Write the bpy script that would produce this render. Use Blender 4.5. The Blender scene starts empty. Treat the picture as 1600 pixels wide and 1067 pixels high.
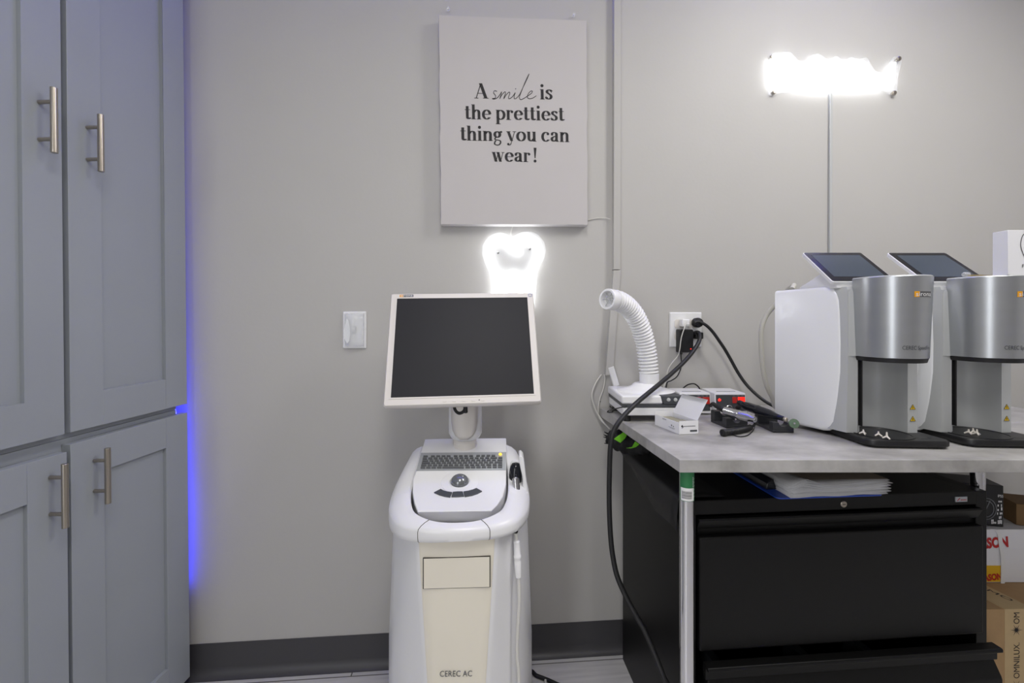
import bpy, bmesh, math, random
from mathutils import Vector, Matrix
random.seed(7)
V = Vector
SC = bpy.context.scene
COL = SC.collection
# ------------------------------------------------------------------ camera geometry
F = 711.0                       # focal length in pixels of the 1600 px frame
CAM = V((0, 0, 1.09))           # x right, y into the room, z up
HZ = 497.0
def ray(px, py): return V(((px-800)/F, 1.0, (HZ-py)/F))
def atZ(px, py, Y): return CAM + ray(px, py)*Y
def hit(px, py, p0, n):
    d = ray(px, py); return CAM + d*((V(p0)-CAM).dot(n)/d.dot(n))
def on_z(px, py, z): return hit(px, py, V((0, 0, z)), V((0, 0, 1)))
WA = math.atan(0.0858)          # the back wall runs away to the right
WO = V((-0.1247, 1.453, 0)); WU = V((math.cos(WA), math.sin(WA), 0)); WN = V((math.sin(WA), -math.cos(WA), 0))
def on_wall(px, py, off=0.0): return hit(px, py, WO+WN*off, WN)
def wall_y(x): return 1.4637 + 0.0858*x
def rotz(a): return Matrix.Rotation(a, 4, 'Z')
def frame(o, a=0.0): return Matrix.Translation(V(o)) @ rotz(a)

# ------------------------------------------------------------------ materials
def lin(c):
    c = c/255.0
    return c/12.92 if c <= 0.04045 else ((c+0.055)/1.055)**2.4
def rgb(r, g, b): return (lin(r), lin(g), lin(b), 1)
MATS = {}
def mat(name, col, rough=0.5, metal=0.0, bump=0.0, bscale=200, noise=0.0, nscale=8, spec=0.5, emit=None, estr=0, coat=0.0, stretch=None):
    m = bpy.data.materials.new(name); m.use_nodes = True
    nt = m.node_tree; b = nt.nodes['Principled BSDF']
    b.inputs['Base Color'].default_value = col; b.inputs['Roughness'].default_value = rough
    b.inputs['Metallic'].default_value = metal; b.inputs['Specular IOR Level'].default_value = spec
    b.inputs['Coat Weight'].default_value = coat
    if emit:
        b.inputs['Emission Color'].default_value = emit; b.inputs['Emission Strength'].default_value = estr
    tc = nt.nodes.new('ShaderNodeTexCoord'); mp = nt.nodes.new('ShaderNodeMapping')
    nt.links.new(tc.outputs['Object'], mp.inputs['Vector'])
    if stretch: mp.inputs['Scale'].default_value = stretch
    if noise > 0:
        n = nt.nodes.new('ShaderNodeTexNoise'); n.inputs['Scale'].default_value = nscale; n.inputs['Detail'].default_value = 6
        nt.links.new(mp.outputs[0], n.inputs['Vector'])
        r = nt.nodes.new('ShaderNodeValToRGB')
        r.color_ramp.elements[0].position = 0.3; r.color_ramp.elements[1].position = 0.7
        r.color_ramp.elements[0].color = tuple(c*(1-noise) for c in col[:3])+(1,)
        r.color_ramp.elements[1].color = tuple(min(1, c*(1+noise)) for c in col[:3])+(1,)
        nt.links.new(n.outputs['Fac'], r.inputs['Fac']); nt.links.new(r.outputs['Color'], b.inputs['Base Color'])
    if bump > 0:
        n2 = nt.nodes.new('ShaderNodeTexNoise'); n2.inputs['Scale'].default_value = bscale; n2.inputs['Detail'].default_value = 3
        nt.links.new(mp.outputs[0], n2.inputs['Vector'])
        bp = nt.nodes.new('ShaderNodeBump'); bp.inputs['Strength'].default_value = bump; bp.inputs['Distance'].default_value = 0.002
        nt.links.new(n2.outputs['Fac'], bp.inputs['Height']); nt.links.new(bp.outputs['Normal'], b.inputs['Normal'])
    MATS[name] = m
    return m
mat('wall_paint', rgb(187, 185, 182), 0.55, bump=0.12, bscale=90, noise=0.012, nscale=5)
mat('ceiling_paint', rgb(225, 224, 222), 0.8)
mat('cabinet_paint', rgb(157, 162, 168), 0.42, bump=0.04, bscale=60, noise=0.015, nscale=6)
mat('brushed_nickel', rgb(176, 168, 156), 0.3, 1.0, noise=0.06, nscale=60, stretch=(1, 1, 0.1))
mat('base_vinyl', rgb(66, 65, 68), 0.45, bump=0.05, bscale=40)
mat('canvas', rgb(196, 192, 192), 0.75, bump=0.15, bscale=700, noise=0.01)
mat('ink', rgb(38, 36, 38), 0.7)
mat('white_plastic', rgb(236, 236, 237), 0.3, noise=0.008)
mat('gloss_white', rgb(242, 243, 244), 0.24, coat=0.15, noise=0.006)
mat('cream_plastic', rgb(236, 230, 214), 0.35, noise=0.012, nscale=5)
mat('ivory_plastic', rgb(226, 221, 215), 0.4)
mat('grey_plastic', rgb(150, 152, 153), 0.4)
mat('light_grey_plastic', rgb(185, 187, 187), 0.4)
mat('dark_grey_plastic', rgb(70, 73, 77), 0.4)
mat('charcoal_plastic', rgb(48, 49, 53), 0.4, bump=0.1, bscale=300)
mat('black_plastic', rgb(24, 24, 26), 0.4)
mat('black_rubber', rgb(22, 22, 24), 0.5)
mat('black_gloss', rgb(26, 28, 36), 0.1)
mat('black_metal', rgb(12, 12, 12), 0.42, bump=0.12, bscale=500, noise=0.06, nscale=6, spec=0.28)
mat('brushed_aluminium', rgb(186, 189, 192), 0.32, 0.85, noise=0.02, nscale=12, stretch=(1, 1, 4))
mat('silver', rgb(200, 200, 202), 0.22, 1.0)
mat('silver_paint', rgb(176, 179, 183), 0.38, 0.35)
mat('ball_grey', rgb(128, 131, 134), 0.2, 0.5)
mat('chrome', rgb(225, 225, 228), 0.06, 1.0)
mat('brass', rgb(190, 170, 120), 0.3, 1.0)
mat('screen_glass', rgb(46, 46, 49), 0.45, noise=0.03, nscale=4, spec=0.15)
mat('tablet_screen', rgb(70, 78, 88), 0.12)
mat('screen_border', rgb(34, 34, 38), 0.15)
mat('key_grey', rgb(92, 94, 97), 0.4)
mat('seam', rgb(70, 66, 58), 0.8)
mat('orange', rgb(235, 165, 30), 0.5)
mat('logo_grey', rgb(92, 92, 94), 0.5)
mat('print_white', rgb(235, 235, 235), 0.6)
mat('print_grey', rgb(120, 122, 126), 0.6)
mat('paper', rgb(226, 226, 228), 0.8, noise=0.03, nscale=40)
mat('card_white', rgb(235, 235, 238), 0.6)
mat('card_inner', rgb(150, 146, 122), 0.5)
mat('manila', rgb(120, 110, 98), 0.8)
mat('blue_board', rgb(35, 72, 170), 0.35)
mat('kraft', rgb(168, 137, 98), 0.8, noise=0.05, nscale=30)
mat('kraft_tape', rgb(188, 163, 122), 0.6, noise=0.03, nscale=40)
mat('dark_kraft', rgb(124, 96, 62), 0.8, noise=0.04, nscale=30)
mat('print_red', rgb(190, 35, 35), 0.6)
mat('print_yellow', rgb(228, 180, 30), 0.6)
mat('label_green', rgb(45, 120, 72), 0.5)
mat('lime_cloth', rgb(110, 190, 30), 0.7, bump=0.3, bscale=250)
mat('black_cloth', rgb(20, 20, 22), 0.75, bump=0.4, bscale=250)
mat('yellow_cable', rgb(225, 175, 25), 0.5)
mat('white_cable', rgb(216, 214, 208), 0.5)
mat('hose_grey', rgb(190, 188, 178), 0.5)
mat('hazard_yellow', rgb(230, 190, 20), 0.5)
mat('burr_green', rgb(96, 120, 96), 0.7, bump=0.4, bscale=400)
mat('ceramic', rgb(236, 230, 220), 0.4)
mat('tooth_tube', rgb(255, 255, 255), 0.4, emit=(0.94, 0.97, 1, 1), estr=16)
mat('script_tube', rgb(255, 255, 255), 0.4, emit=(0.94, 0.97, 1, 1), estr=13)
mat('blue_led', rgb(255, 255, 255), 0.4, emit=(0.03, 0.035, 1, 1), estr=14)
mat('ceiling_led', rgb(255, 255, 255), 0.4, emit=(0.06, 0.06, 1, 1), estr=26)
mat('red_led', rgb(200, 30, 25), 0.4, emit=(1, 0.02, 0.012, 1), estr=2.5)
mat('red_switch', rgb(160, 36, 30), 0.3, emit=(1, 0.04, 0.02, 1), estr=0.12)
mat('red_switch_lit', rgb(230, 40, 30), 0.3, emit=(1, 0.02, 0.012, 1), estr=1.3)
mat('amber_led', rgb(255, 210, 60), 0.4, emit=(1, 0.62, 0.06, 1), estr=1.6)
mat('lamp_panel', rgb(255, 255, 255), 0.6, emit=(1, 0.97, 0.93, 1), estr=1.5)
def clear_mat(name, col, mixf, rough=0.1):
    m = bpy.data.materials.new(name); m.use_nodes = True; nt = m.node_tree
    b = nt.nodes['Principled BSDF']; out = nt.nodes['Material Output']
    b.inputs['Base Color'].default_value = col; b.inputs['Roughness'].default_value = rough
    t = nt.nodes.new('ShaderNodeBsdfTransparent'); mx = nt.nodes.new('ShaderNodeMixShader')
    mx.inputs[0].default_value = mixf
    nt.links.new(t.outputs[0], mx.inputs[1]); nt.links.new(b.outputs[0], mx.inputs[2]); nt.links.new(mx.outputs[0], out.inputs[0])
    MATS[name] = m
clear_mat('acrylic', rgb(245, 247, 250), 0.16, 0.12)
clear_mat('clear_plastic', rgb(240, 242, 244), 0.3, 0.08)

def floor_mat():
    m = bpy.data.materials.new('floor_tile'); m.use_nodes = True; nt = m.node_tree; b = nt.nodes['Principled BSDF']
    tc = nt.nodes.new('ShaderNodeTexCoord'); mp = nt.nodes.new('ShaderNodeMapping')
    mp.inputs['Rotation'].default_value = (0, 0, 0); mp.inputs['Location'].default_value = (0.37, -0.115, 0)
    br = nt.nodes.new('ShaderNodeTexBrick'); br.offset = 0.5
    br.inputs['Scale'].default_value = 1.0; br.inputs['Brick Width'].default_value = 0.91; br.inputs['Row Height'].default_value = 0.152
    br.inputs['Mortar Size'].default_value = 0.002; br.inputs['Mortar Smooth'].default_value = 0.1
    br.inputs['Color1'].default_value = rgb(206, 205, 204); br.inputs['Color2'].default_value = rgb(214, 212, 210); br.inputs['Mortar'].default_value = rgb(108, 105, 101)
    nt.links.new(tc.outputs['Object'], mp.inputs['Vector']); nt.links.new(mp.outputs[0], br.inputs['Vector'])
    mp2 = nt.nodes.new('ShaderNodeMapping'); mp2.inputs['Scale'].default_value = (2.5, 40, 1)
    nz = nt.nodes.new('ShaderNodeTexNoise'); nz.inputs['Scale'].default_value = 2.0; nz.inputs['Detail'].default_value = 8
    nt.links.new(tc.outputs['Object'], mp2.inputs['Vector']); nt.links.new(mp2.outputs[0], nz.inputs['Vector'])
    mx = nt.nodes.new('ShaderNodeMix'); mx.data_type = 'RGBA'; mx.blend_type = 'MULTIPLY'; mx.inputs['Factor'].default_value = 0.5
    rp = nt.nodes.new('ShaderNodeValToRGB'); rp.color_ramp.elements[0].color = (0.62, 0.62, 0.63, 1); rp.color_ramp.elements[1].color = (1, 1, 1, 1)
    rp.color_ramp.elements[0].position = 0.3; rp.color_ramp.elements[1].position = 0.65
    nt.links.new(nz.outputs['Fac'], rp.inputs['Fac'])
    nt.links.new(br.outputs['Color'], mx.inputs[6]); nt.links.new(rp.outputs['Color'], mx.inputs[7])
    nt.links.new(mx.outputs[2], b.inputs['Base Color']); b.inputs['Roughness'].default_value = 0.45
    MATS['floor_tile'] = m
floor_mat()
def laminate():
    m = bpy.data.materials.new('concrete_laminate'); m.use_nodes = True; nt = m.node_tree; b = nt.nodes['Principled BSDF']
    tc = nt.nodes.new('ShaderNodeTexCoord'); mp = nt.nodes.new('ShaderNodeMapping'); mp.inputs['Scale'].default_value = (1, 1.6, 1)
    n = nt.nodes.new('ShaderNodeTexNoise'); n.inputs['Scale'].default_value = 7; n.inputs['Detail'].default_value = 9; n.inputs['Roughness'].default_value = 0.62
    r = nt.nodes.new('ShaderNodeValToRGB'); r.color_ramp.elements[0].position = 0.32; r.color_ramp.elements[1].position = 0.68
    r.color_ramp.elements[0].color = rgb(141, 139, 136); r.color_ramp.elements[1].color = rgb(190, 188, 186)
    nt.links.new(tc.outputs['Object'], mp.inputs['Vector']); nt.links.new(mp.outputs[0], n.inputs['Vector'])
    nt.links.new(n.outputs['Fac'], r.inputs['Fac']); nt.links.new(r.outputs['Color'], b.inputs['Base Color'])
    b.inputs['Roughness'].default_value = 0.4; MATS['concrete_laminate'] = m
laminate()

# ------------------------------------------------------------------ mesh builder
PM = {}                          # world matrix of each parent by name
class MB:
    def __init__(s): s.bm = bmesh.new()
    def face(s, pts):
        vs = [s.bm.verts.new(V(p)) for p in pts]
        try: return s.bm.faces.new(vs)
        except ValueError: return None
    def box(s, lo, hi, M=None):
        x0, y0, z0 = lo; x1, y1, z1 = hi
        P = [V((x, y, z)) for z in (z0, z1) for (x, y) in ((x0, y0), (x1, y0), (x1, y1), (x0, y1))]
        return s.hexa(P, M)
    def hexa(s, P, M=None):
        if M: P = [M @ V(p) for p in P]
        v = [s.bm.verts.new(V(p)) for p in P]
        for f in ((3, 2, 1, 0), (4, 5, 6, 7), (0, 1, 5, 4), (1, 2, 6, 5), (2, 3, 7, 6), (3, 0, 4, 7)):
            s.bm.faces.new([v[i] for i in f])
        return s
    def loft(s, loops, cap=True, closed=True, M=None):
        rows = []
        for L in loops: rows.append([s.bm.verts.new((M @ V(p)) if M else V(p)) for p in L])
        n = len(rows[0])
        for a, b in zip(rows, rows[1:]):
            for i in range(n if closed else n-1):
                j = (i+1) % n
                s.bm.faces.new((a[i], a[j], b[j], b[i]))
        if cap and closed:
            s.bm.faces.new(list(reversed(rows[0]))); s.bm.faces.new(rows[-1])
        return s
    def prism(s, pts, vec, M=None):
        vec = V(vec); a = [V(p) for p in pts]
        return s.loft([a, [p+vec for p in a]], M=M)
    def lathe(s, prof, c=(0, 0, 0), ax=(0, 0, 1), seg=28, M=None):
        ax = V(ax).normalized(); q = ax.to_track_quat('Z', 'Y').to_matrix()
        loops = []
        for r, h in prof:
            r = max(r, 1e-5)
            loops.append([V(c)+q @ V((r*math.cos(2*math.pi*i/seg), r*math.sin(2*math.pi*i/seg), h)) for i in range(seg)])
        return s.loft(loops, M=M)
    def tube(s, pts, r, seg=10, closed=False, M=None):
        pts = [V(p) for p in pts]; n = len(pts)
        rs = r if isinstance(r, (list, tuple)) else [r]*n
        loops = []; prev = None
        for i, p in enumerate(pts):
            if closed: t = pts[(i+1) % n]-pts[i-1]
            else: t = pts[min(i+1, n-1)]-pts[max(i-1, 0)]
            t.normalize()
            if prev is None:
                u = t.cross(V((0, 0, 1)))
                if u.length < 0.1: u = t.cross(V((1, 0, 0)))
            else: u = prev - t*prev.dot(t)
            u.normalize(); prev = u; w = t.cross(u)
            loops.append([p+(u*math.cos(2*math.pi*k/seg)+w*math.sin(2*math.pi*k/seg))*rs[i] for k in range(seg)])
        if closed: loops.append(loops[0]); return s.loft(loops, cap=False, M=M)
        return s.loft(loops, M=M)
    def sphere(s, c, r, seg=20, rings=12, M=None):
        sx = r if isinstance(r, (tuple, list)) else (r, r, r); loops = []
        for i in range(rings+1):
            a = -math.pi/2+math.pi*i/rings; cr = max(math.cos(a), 1e-4)
            loops.append([V(c)+V((sx[0]*cr*math.cos(2*math.pi*k/seg), sx[1]*cr*math.sin(2*math.pi*k/seg), sx[2]*math.sin(a))) for k in range(seg)])
        return s.loft(loops, M=M)
    def build(s, name, m, parent=None, origin=None, smooth=35, bevel=0, seg=2, kind=None, label=None):
        bmesh.ops.remove_doubles(s.bm, verts=s.bm.verts, dist=1e-6)
        bmesh.ops.recalc_face_normals(s.bm, faces=s.bm.faces)
        me = bpy.data.meshes.new(name); s.bm.to_mesh(me); s.bm.free()
        return link(me, name, m, parent, origin, smooth, bevel, seg, kind, label)
def link(me, name, m, parent=None, origin=None, smooth=35, bevel=0, seg=2, kind=None, label=None):
    o = bpy.data.objects.new(name, me); COL.objects.link(o)
    if parent is not None:
        o.parent = parent; W = PM[parent.name]
        me.transform(W.inverted())
        PM[o.name] = W
    else:
        W = origin if isinstance(origin, Matrix) else Matrix.Translation(V(origin or (0, 0, 0)))
        me.transform(W.inverted()); o.matrix_world = W; PM[o.name] = W
    me.materials.append(MATS[m])
    if smooth:
        me.polygons.foreach_set('use_smooth', [True]*len(me.polygons))
        me.set_sharp_from_angle(angle=math.radians(smooth))
    if bevel:
        b = o.modifiers.new('bevel', 'BEVEL'); b.width = bevel; b.segments = seg; b.limit_method = 'ANGLE'; b.angle_limit = math.radians(40)
    if kind: o['kind'] = kind
    if label: o['label'] = label
    return o
def thing(name, label, cat, M, group=None):
    o = bpy.data.objects.new(name, None); COL.objects.link(o)
    if not isinstance(M, Matrix): M = Matrix.Translation(V(M))
    o.matrix_world = M; PM[o.name] = M; o.empty_display_size = 0.05
    o['label'] = label; o['category'] = cat
    if group: o['group'] = group
    return o
def tag(o, label, cat, group=None):
    o['label'] = label; o['category'] = cat
    if group: o['group'] = group
    return o
def dup(root, shift, label):
    r = root.copy(); COL.objects.link(r); r.matrix_world = Matrix.Translation(V(shift)) @ PM[root.name]; r['label'] = label
    def rec(src, dst):
        for ch in [o for o in COL.objects if o.parent == src]:
            c = ch.copy(); COL.objects.link(c); c.parent = dst; rec(ch, c)
    rec(root, r)
    return r
def catmull(pts, n=8, closed=False):
    pts = [V(p) for p in pts]; out = []; N = len(pts)
    rng = range(N if closed else N-1)
    for i in rng:
        p0 = pts[i-1] if (closed or i > 0) else pts[0]*2-pts[1]
        p1 = pts[i]; p2 = pts[(i+1) % N]
        p3 = pts[(i+2) % N] if (closed or i+2 < N) else pts[-1]*2-pts[-2]
        for k in range(n):
            t = k/n
            out.append(0.5*((2*p1)+(p2-p0)*t+(2*p0-5*p1+4*p2-p3)*t*t+(3*p1-p0-3*p2+p3)*t*t*t))
    if not closed: out.append(pts[-1])
    return out
def text_mesh(s, M, offset=0.0, ext=0.0001, align='LEFT', shear=0.0, fn=None):
    cu = bpy.data.curves.new('txt', 'FONT'); cu.body = s; cu.size = 1; cu.align_x = align; cu.offset = offset; cu.shear = shear
    cu.resolution_u = 3
    o = bpy.data.objects.new('txt', cu); COL.objects.link(o)
    dg = bpy.context.evaluated_depsgraph_get(); dg.update()
    me = bpy.data.meshes.new_from_object(o.evaluated_get(dg)); bpy.data.objects.remove(o); bpy.data.curves.remove(cu)
    xs = [v.co.x for v in me.vertices]
    if fn:
        x0, x1 = min(xs), max(xs)
        for v in me.vertices: v.co = fn((v.co.x-x0)/(x1-x0), v.co.y)
    else: me.transform(M)
    return me
def text_fit(s, a, b, n, h=None, offset=0.0, lift=0.0004):
    """text whose baseline runs from world point a to b on a face with normal n; h scales the height"""
    a, b, n = V(a), V(b), V(n).normalized(); u = (b-a); w = u.length; u.normalize(); up = n.cross(u).normalized()
    me = text_mesh(s, Matrix.Identity(4), offset)
    xs = [v.co.x for v in me.vertices]; ys = [v.co.y for v in me.vertices]; x0, x1 = min(xs), max(xs)
    sx = w/(x1-x0); sy = sx if h is None else h/0.70
    for v in me.vertices: v.co = a+u*(v.co.x-x0)*sx+up*v.co.y*sy+n*lift
    return me
def join_meshes(ms, name):
    bm = bmesh.new()
    for m in ms: bm.from_mesh(m); bpy.data.meshes.remove(m)
    me = bpy.data.meshes.new(name); bm.to_mesh(me); bm.free(); return me
def circ(c, r, n=24, a0=0, a1=2*math.pi, ry=None):
    ry = r if ry is None else ry
    full = abs(abs(a1-a0)-2*math.pi) < 1e-6
    return [(c[0]+r*math.cos(a0+(a1-a0)*i/(n if full else n-1)), c[1]+ry*math.sin(a0+(a1-a0)*i/(n if full else n-1))) for i in range(n)]
def rrect(x0, y0, x1, y1, r, n=5):
    out = []
    for cx, cy, a in ((x1-r, y1-r, 0), (x0+r, y1-r, 1), (x0+r, y0+r, 2), (x1-r, y0+r, 3)):
        for k in range(n+1):
            t = math.pi/2*(a+k/n); out.append((cx+r*math.cos(t), cy+r*math.sin(t)))
    return out

# ================================================================== SETTING
WM = frame(WO, WA)               # local x along the wall, local -y into the room
CEIL = 2.46
CX = 2.25                        # right wall, along the back wall
LX = -1.55                       # left wall, along the back wall
NEAR = -3.1
MB().box((LX-0.1, 0, 0), (CX+0.1, 0.1, CEIL), WM).build('wall_back', 'wall_paint', origin=WM, kind='structure', smooth=0)
MB().box((CX, NEAR, 0), (CX+0.1, 0, CEIL), WM).build('wall_right', 'wall_paint', origin=WM, kind='structure', smooth=0)
MB().box((LX-0.1, NEAR, 0), (LX, 0, CEIL), WM).build('wall_left', 'wall_paint', origin=WM, kind='structure', smooth=0)
MB().box((LX-0.1, NEAR-0.1, 0), (CX+0.1, NEAR, CEIL), WM).build('wall_front', 'wall_paint', origin=WM, kind='structure', smooth=0)
MB().box((LX-0.1, NEAR-0.1, CEIL), (CX+0.1, 0.1, CEIL+0.06), WM).build('ceiling', 'ceiling_paint', origin=WM, kind='structure', smooth=0)
MB().box((LX-0.1, NEAR-0.1, -0.08), (CX+0.1, 0.1, 0), WM).build('floor', 'floor_tile', origin=WM, kind='structure', smooth=0)
def cove(x0, x1, M, name):
    prof = [(0, 0.101), (-0.003, 0.101), (-0.0035, 0.03), (-0.006, 0.016), (-0.014, 0.006), (-0.022, 0.002), (-0.022, 0.0), (0, 0)]
    b = MB(); b.loft([[(x0, y, z) for y, z in prof], [(x1, y, z) for y, z in prof]], M=M)
    b.build(name, 'base_vinyl', origin=M, kind='structure', smooth=50)
cove(-0.86, CX, WM, 'baseboard_back')

# ================================================================== GREY STORAGE CABINETS
# cabinet frame: origin at the door face's far bottom edge; local +y runs into the room depth along the faces, local +x out of the doors
CO = V((-0.955, 1.35, 0)); CA = -math.atan(0.042)
CM = Matrix.Translation(CO) @ rotz(CA) @ Matrix.Rotation(-0.0105, 4, 'Y')
def door(parent, y0, y1, z0, z1, stile, handle_y, handle_z, x=0.0):
    """shaker door between y0 (near) and y1 (far) on the cabinet frame; returns it"""
    T = 0.021; b = MB(); r = 0.0
    sy, sz = stile, stile+0.004
    # rails and stiles around a recessed panel
    b.box((x-T, y0, z0), (x, y0+sy, z1), CM); b.box((x-T, y1-sy, z0), (x, y1, z1), CM)
    b.box((x-T, y0+sy, z0), (x, y1-sy, z0+sz), CM); b.box((x-T, y0+sy, z1-sz), (x, y1-sy, z1), CM)
    d = b.build('door', 'cabinet_paint', parent, bevel=0.0008)
    p = MB().box((x-T+0.002, y0+sy-0.002, z0+sz-0.002), (x-0.0095, y1-sy+0.002, z1-sz+0.002), CM).build('door_panel', 'cabinet_paint', d)
    hz0, hz1 = handle_z
    h = MB(); h.tube([CM @ V((x+0.033, handle_y, hz0)), CM @ V((x+0.033, handle_y, hz1))], 0.0062, 16)
    for z in (hz0+0.029, hz1-0.029): h.tube([CM @ V((x, handle_y, z)), CM @ V((x+0.031, handle_y, z))], 0.0042, 12)
    h.build('handle', 'brushed_nickel', d, bevel=0.0006)
    return d
up = thing('upper_cabinet', 'tall grey upper storage cabinet with two shaker doors, above the lower pair', 'cabinet', CM)
lo = thing('lower_cabinet', 'grey lower storage cabinet with two shaker doors standing on the floor', 'cabinet', CM)
def carcass(z0, z1): return MB().prism([(-0.42, -0.86, z0), (-0.0215, -0.86, z0), (-0.0215, -0.016, z0), (-0.42, -0.05, z0)], (0, 0, z1-z0), CM)
B = carcass(0.822, 2.30).build('body', 'cabinet_paint', up, bevel=0.001)
B = carcass(0.03, 0.8215).build('body', 'cabinet_paint', lo, bevel=0.001)
MB().box((-0.40, -0.86, 0.0), (-0.075, -0.05, 0.03), CM).build('toe_kick', 'black_plastic', lo)
door(up, -0.3425, 0.0, 0.8365, 2.26, 0.078, -0.298, (1.428, 1.560))
door(up, -0.72, -0.3555, 0.8365, 2.26, 0.078, -0.401, (1.434, 1.570))
door(lo, -0.3425, 0.0, 0.027, 0.810, 0.079, -0.289, (0.658, 0.787))
door(lo, -0.72, -0.3555, 0.022, 0.7975, 0.079, -0.391, (0.648, 0.783), x=0.005)

# blue light strip in the gap beside the wall
def gap(z, dx, dy): return CM @ V((dx, dy, z))
lp0 = catmull([V((-0.12, -0.004, 2.28)), V((-0.10, -0.004, 1.8)), V((-0.075, -0.004, 1.3)), V((-0.052, -0.004, 0.95)), V((-0.030, -0.003, 0.75)), V((-0.021, 0.001, 0.55)), V((-0.022, 0.001, 0.40)), V((-0.026, 0.0, 0.28))], 8)
b = MB(); b.loft([[p+V((-0.004, 0, 0)), p+V((0.004, 0, 0)), p+V((0.004, 0.002, 0)), p+V((-0.004, 0.002, 0))] for p in lp0], M=CM)
o = b.build('light_strip', 'blue_led', origin=CM @ Matrix.Translation(V((-0.03, 0, 0.28))), smooth=0)
tag(o, 'blue glowing light strip in the gap between grey cabinets and wall', 'light strip')
b = MB(); b.box((-0.85, -0.016, 2.425), (1.75, -0.004, 2.433), WM)
o = b.build('ceiling_light_strip', 'ceiling_led', origin=WM @ Matrix.Translation(V((0.4, -0.01, 2.429))))
tag(o, 'blue light strip running along the top of the back wall', 'light strip')
# yellow cable at the cabinet foot
o = MB().tube(catmull([V((-0.99, 1.352, 0.004)), on_z(300, 1056.5, 0.004), on_z(312, 1059.5, 0.004), on_z(326, 1057.5, 0.004), on_z(345, 1055.5, 0.004), on_z(420, 1051.2, 0.004), on_z(520, 1045.5, 0.004), on_z(640, 1038.0, 0.004)]), 0.0032, 8).build('cable', 'yellow_cable', origin=on_z(312, 1059, 0))
tag(o, 'yellow cable lying on the floor along the dark baseboard', 'cable')

# ================================================================== SWITCH PLATE
def wall_frame(px, py, off=0.0): return frame(on_wall(px, py, off), WA)
SM = wall_frame(554.5, 515.5)
sw = thing('light_switch', 'white light switch plate with clear cover on wall left of monitor', 'light switch', SM)
MB().loft([[(x, y, z) for x, z in rrect(-s, -t, s, t, 0.003)] for (s, t, y) in ((0.0355, 0.0575, 0), (0.0355, 0.0575, -0.003), (0.033, 0.055, -0.006))], M=SM).build('plate', 'white_plastic', sw)
MB().box((-0.0055, -0.0075, -0.012), (0.0055, -0.0055, 0.012), SM).build('toggle_slot', 'grey_plastic', sw)
MB().hexa([(-0.004, -0.007, -0.009), (-0.004, -0.018, 0.003), (0.004, -0.018, 0.003), (0.004, -0.007, -0.009), (-0.004, -0.007, 0.003), (-0.004, -0.017, 0.009), (0.004, -0.017, 0.009), (0.004, -0.007, 0.003)], SM).build('toggle', 'white_plastic', sw)
b = MB()
gl = []
for i in range(13):
    t = -1+2*i/12; gl.append((0.029*t, -0.009-0.016*(1-t*t)))
rows = []
for z in (-0.052, -0.03, 0.0, 0.03, 0.052):
    k = 1-0.35*abs(z/0.052)
    rows.append([(x, -0.008+(y+0.008)*k, z) for x, y in gl])
b.loft(rows, cap=False, closed=False, M=SM)
g = b.build('clear_cover', 'clear_plastic', sw, smooth=80); md = g.modifiers.new('t', 'SOLIDIFY'); md.thickness = 0.0012
MB().box((0.0325, -0.0095, -0.056), (0.0355, -0.005, 0.056), SM).build('cover_hinge', 'white_plastic', sw, bevel=0.0005)
# leaf-shaped reflection on the cover, put in as a thin clear sheet
fl = [(-0.018, 0.036), (-0.013, 0.030), (-0.009, 0.012), (-0.007, -0.012), (-0.011, -0.034), (-0.017, -0.041), (-0.026, -0.022), (-0.026, -0.006), (-0.022, 0.018)]
MB().prism([(x, -0.0255, z) for x, z in fl], (0, -0.0006, 0), SM).build('cover_reflection', 'clear_plastic', sw)

# ================================================================== POSTER
PC = on_wall(802, 188, 0.0175)
ptl, ptr, pbl, pbr = [on_wall(x, y, 0.0345) for x, y in ((685.2, 23.5), (916.6, 31.5), (688.8, 350.6), (918.6, 351.4))]
pu = ((ptr-ptl)+(pbr-pbl)).normalized(); pn = WN.copy(); pw = pn.cross(pu)*-1
pv = pu.cross(pn).normalized() if pu.cross(pn).z > 0 else pn.cross(pu).normalized()
PMx = Matrix((pu, -pn, pv)).transposed().to_4x4(); PMx.translation = PC
po = thing('canvas_poster', 'large white canvas poster with a black slogan on the back wall', 'poster', PMx)
def ploc(p): return PMx.inverted() @ p
c = [ploc(p) for p in (pbl, pbr, ptr, ptl)]
loops = []
for (yy, ins) in ((0.016, 0), (-0.0145, 0), (-0.017, 0.0012)):
    L = []
    n = 24
    for e in range(4):
        a, d = c[e], c[(e+1) % 4]
        for k in range(n):
            t = k/n; p = a.lerp(d, t); wob = 0.0
            if e in (1, 3): wob = 0.0012*math.sin(t*23+e)*math.sin(t*math.pi)+0.0007*math.sin(t*61)*math.sin(t*math.pi)
            sx = -1 if p.x > 0 else 1
            L.append((p.x+wob+(sx*ins if e in (1, 3) else 0), yy, p.z+(ins if e == 0 else (-ins if e == 2 else 0))))
    loops.append(L)
MB().loft(loops, M=PMx).build('canvas', 'canvas', po, smooth=30)
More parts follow.
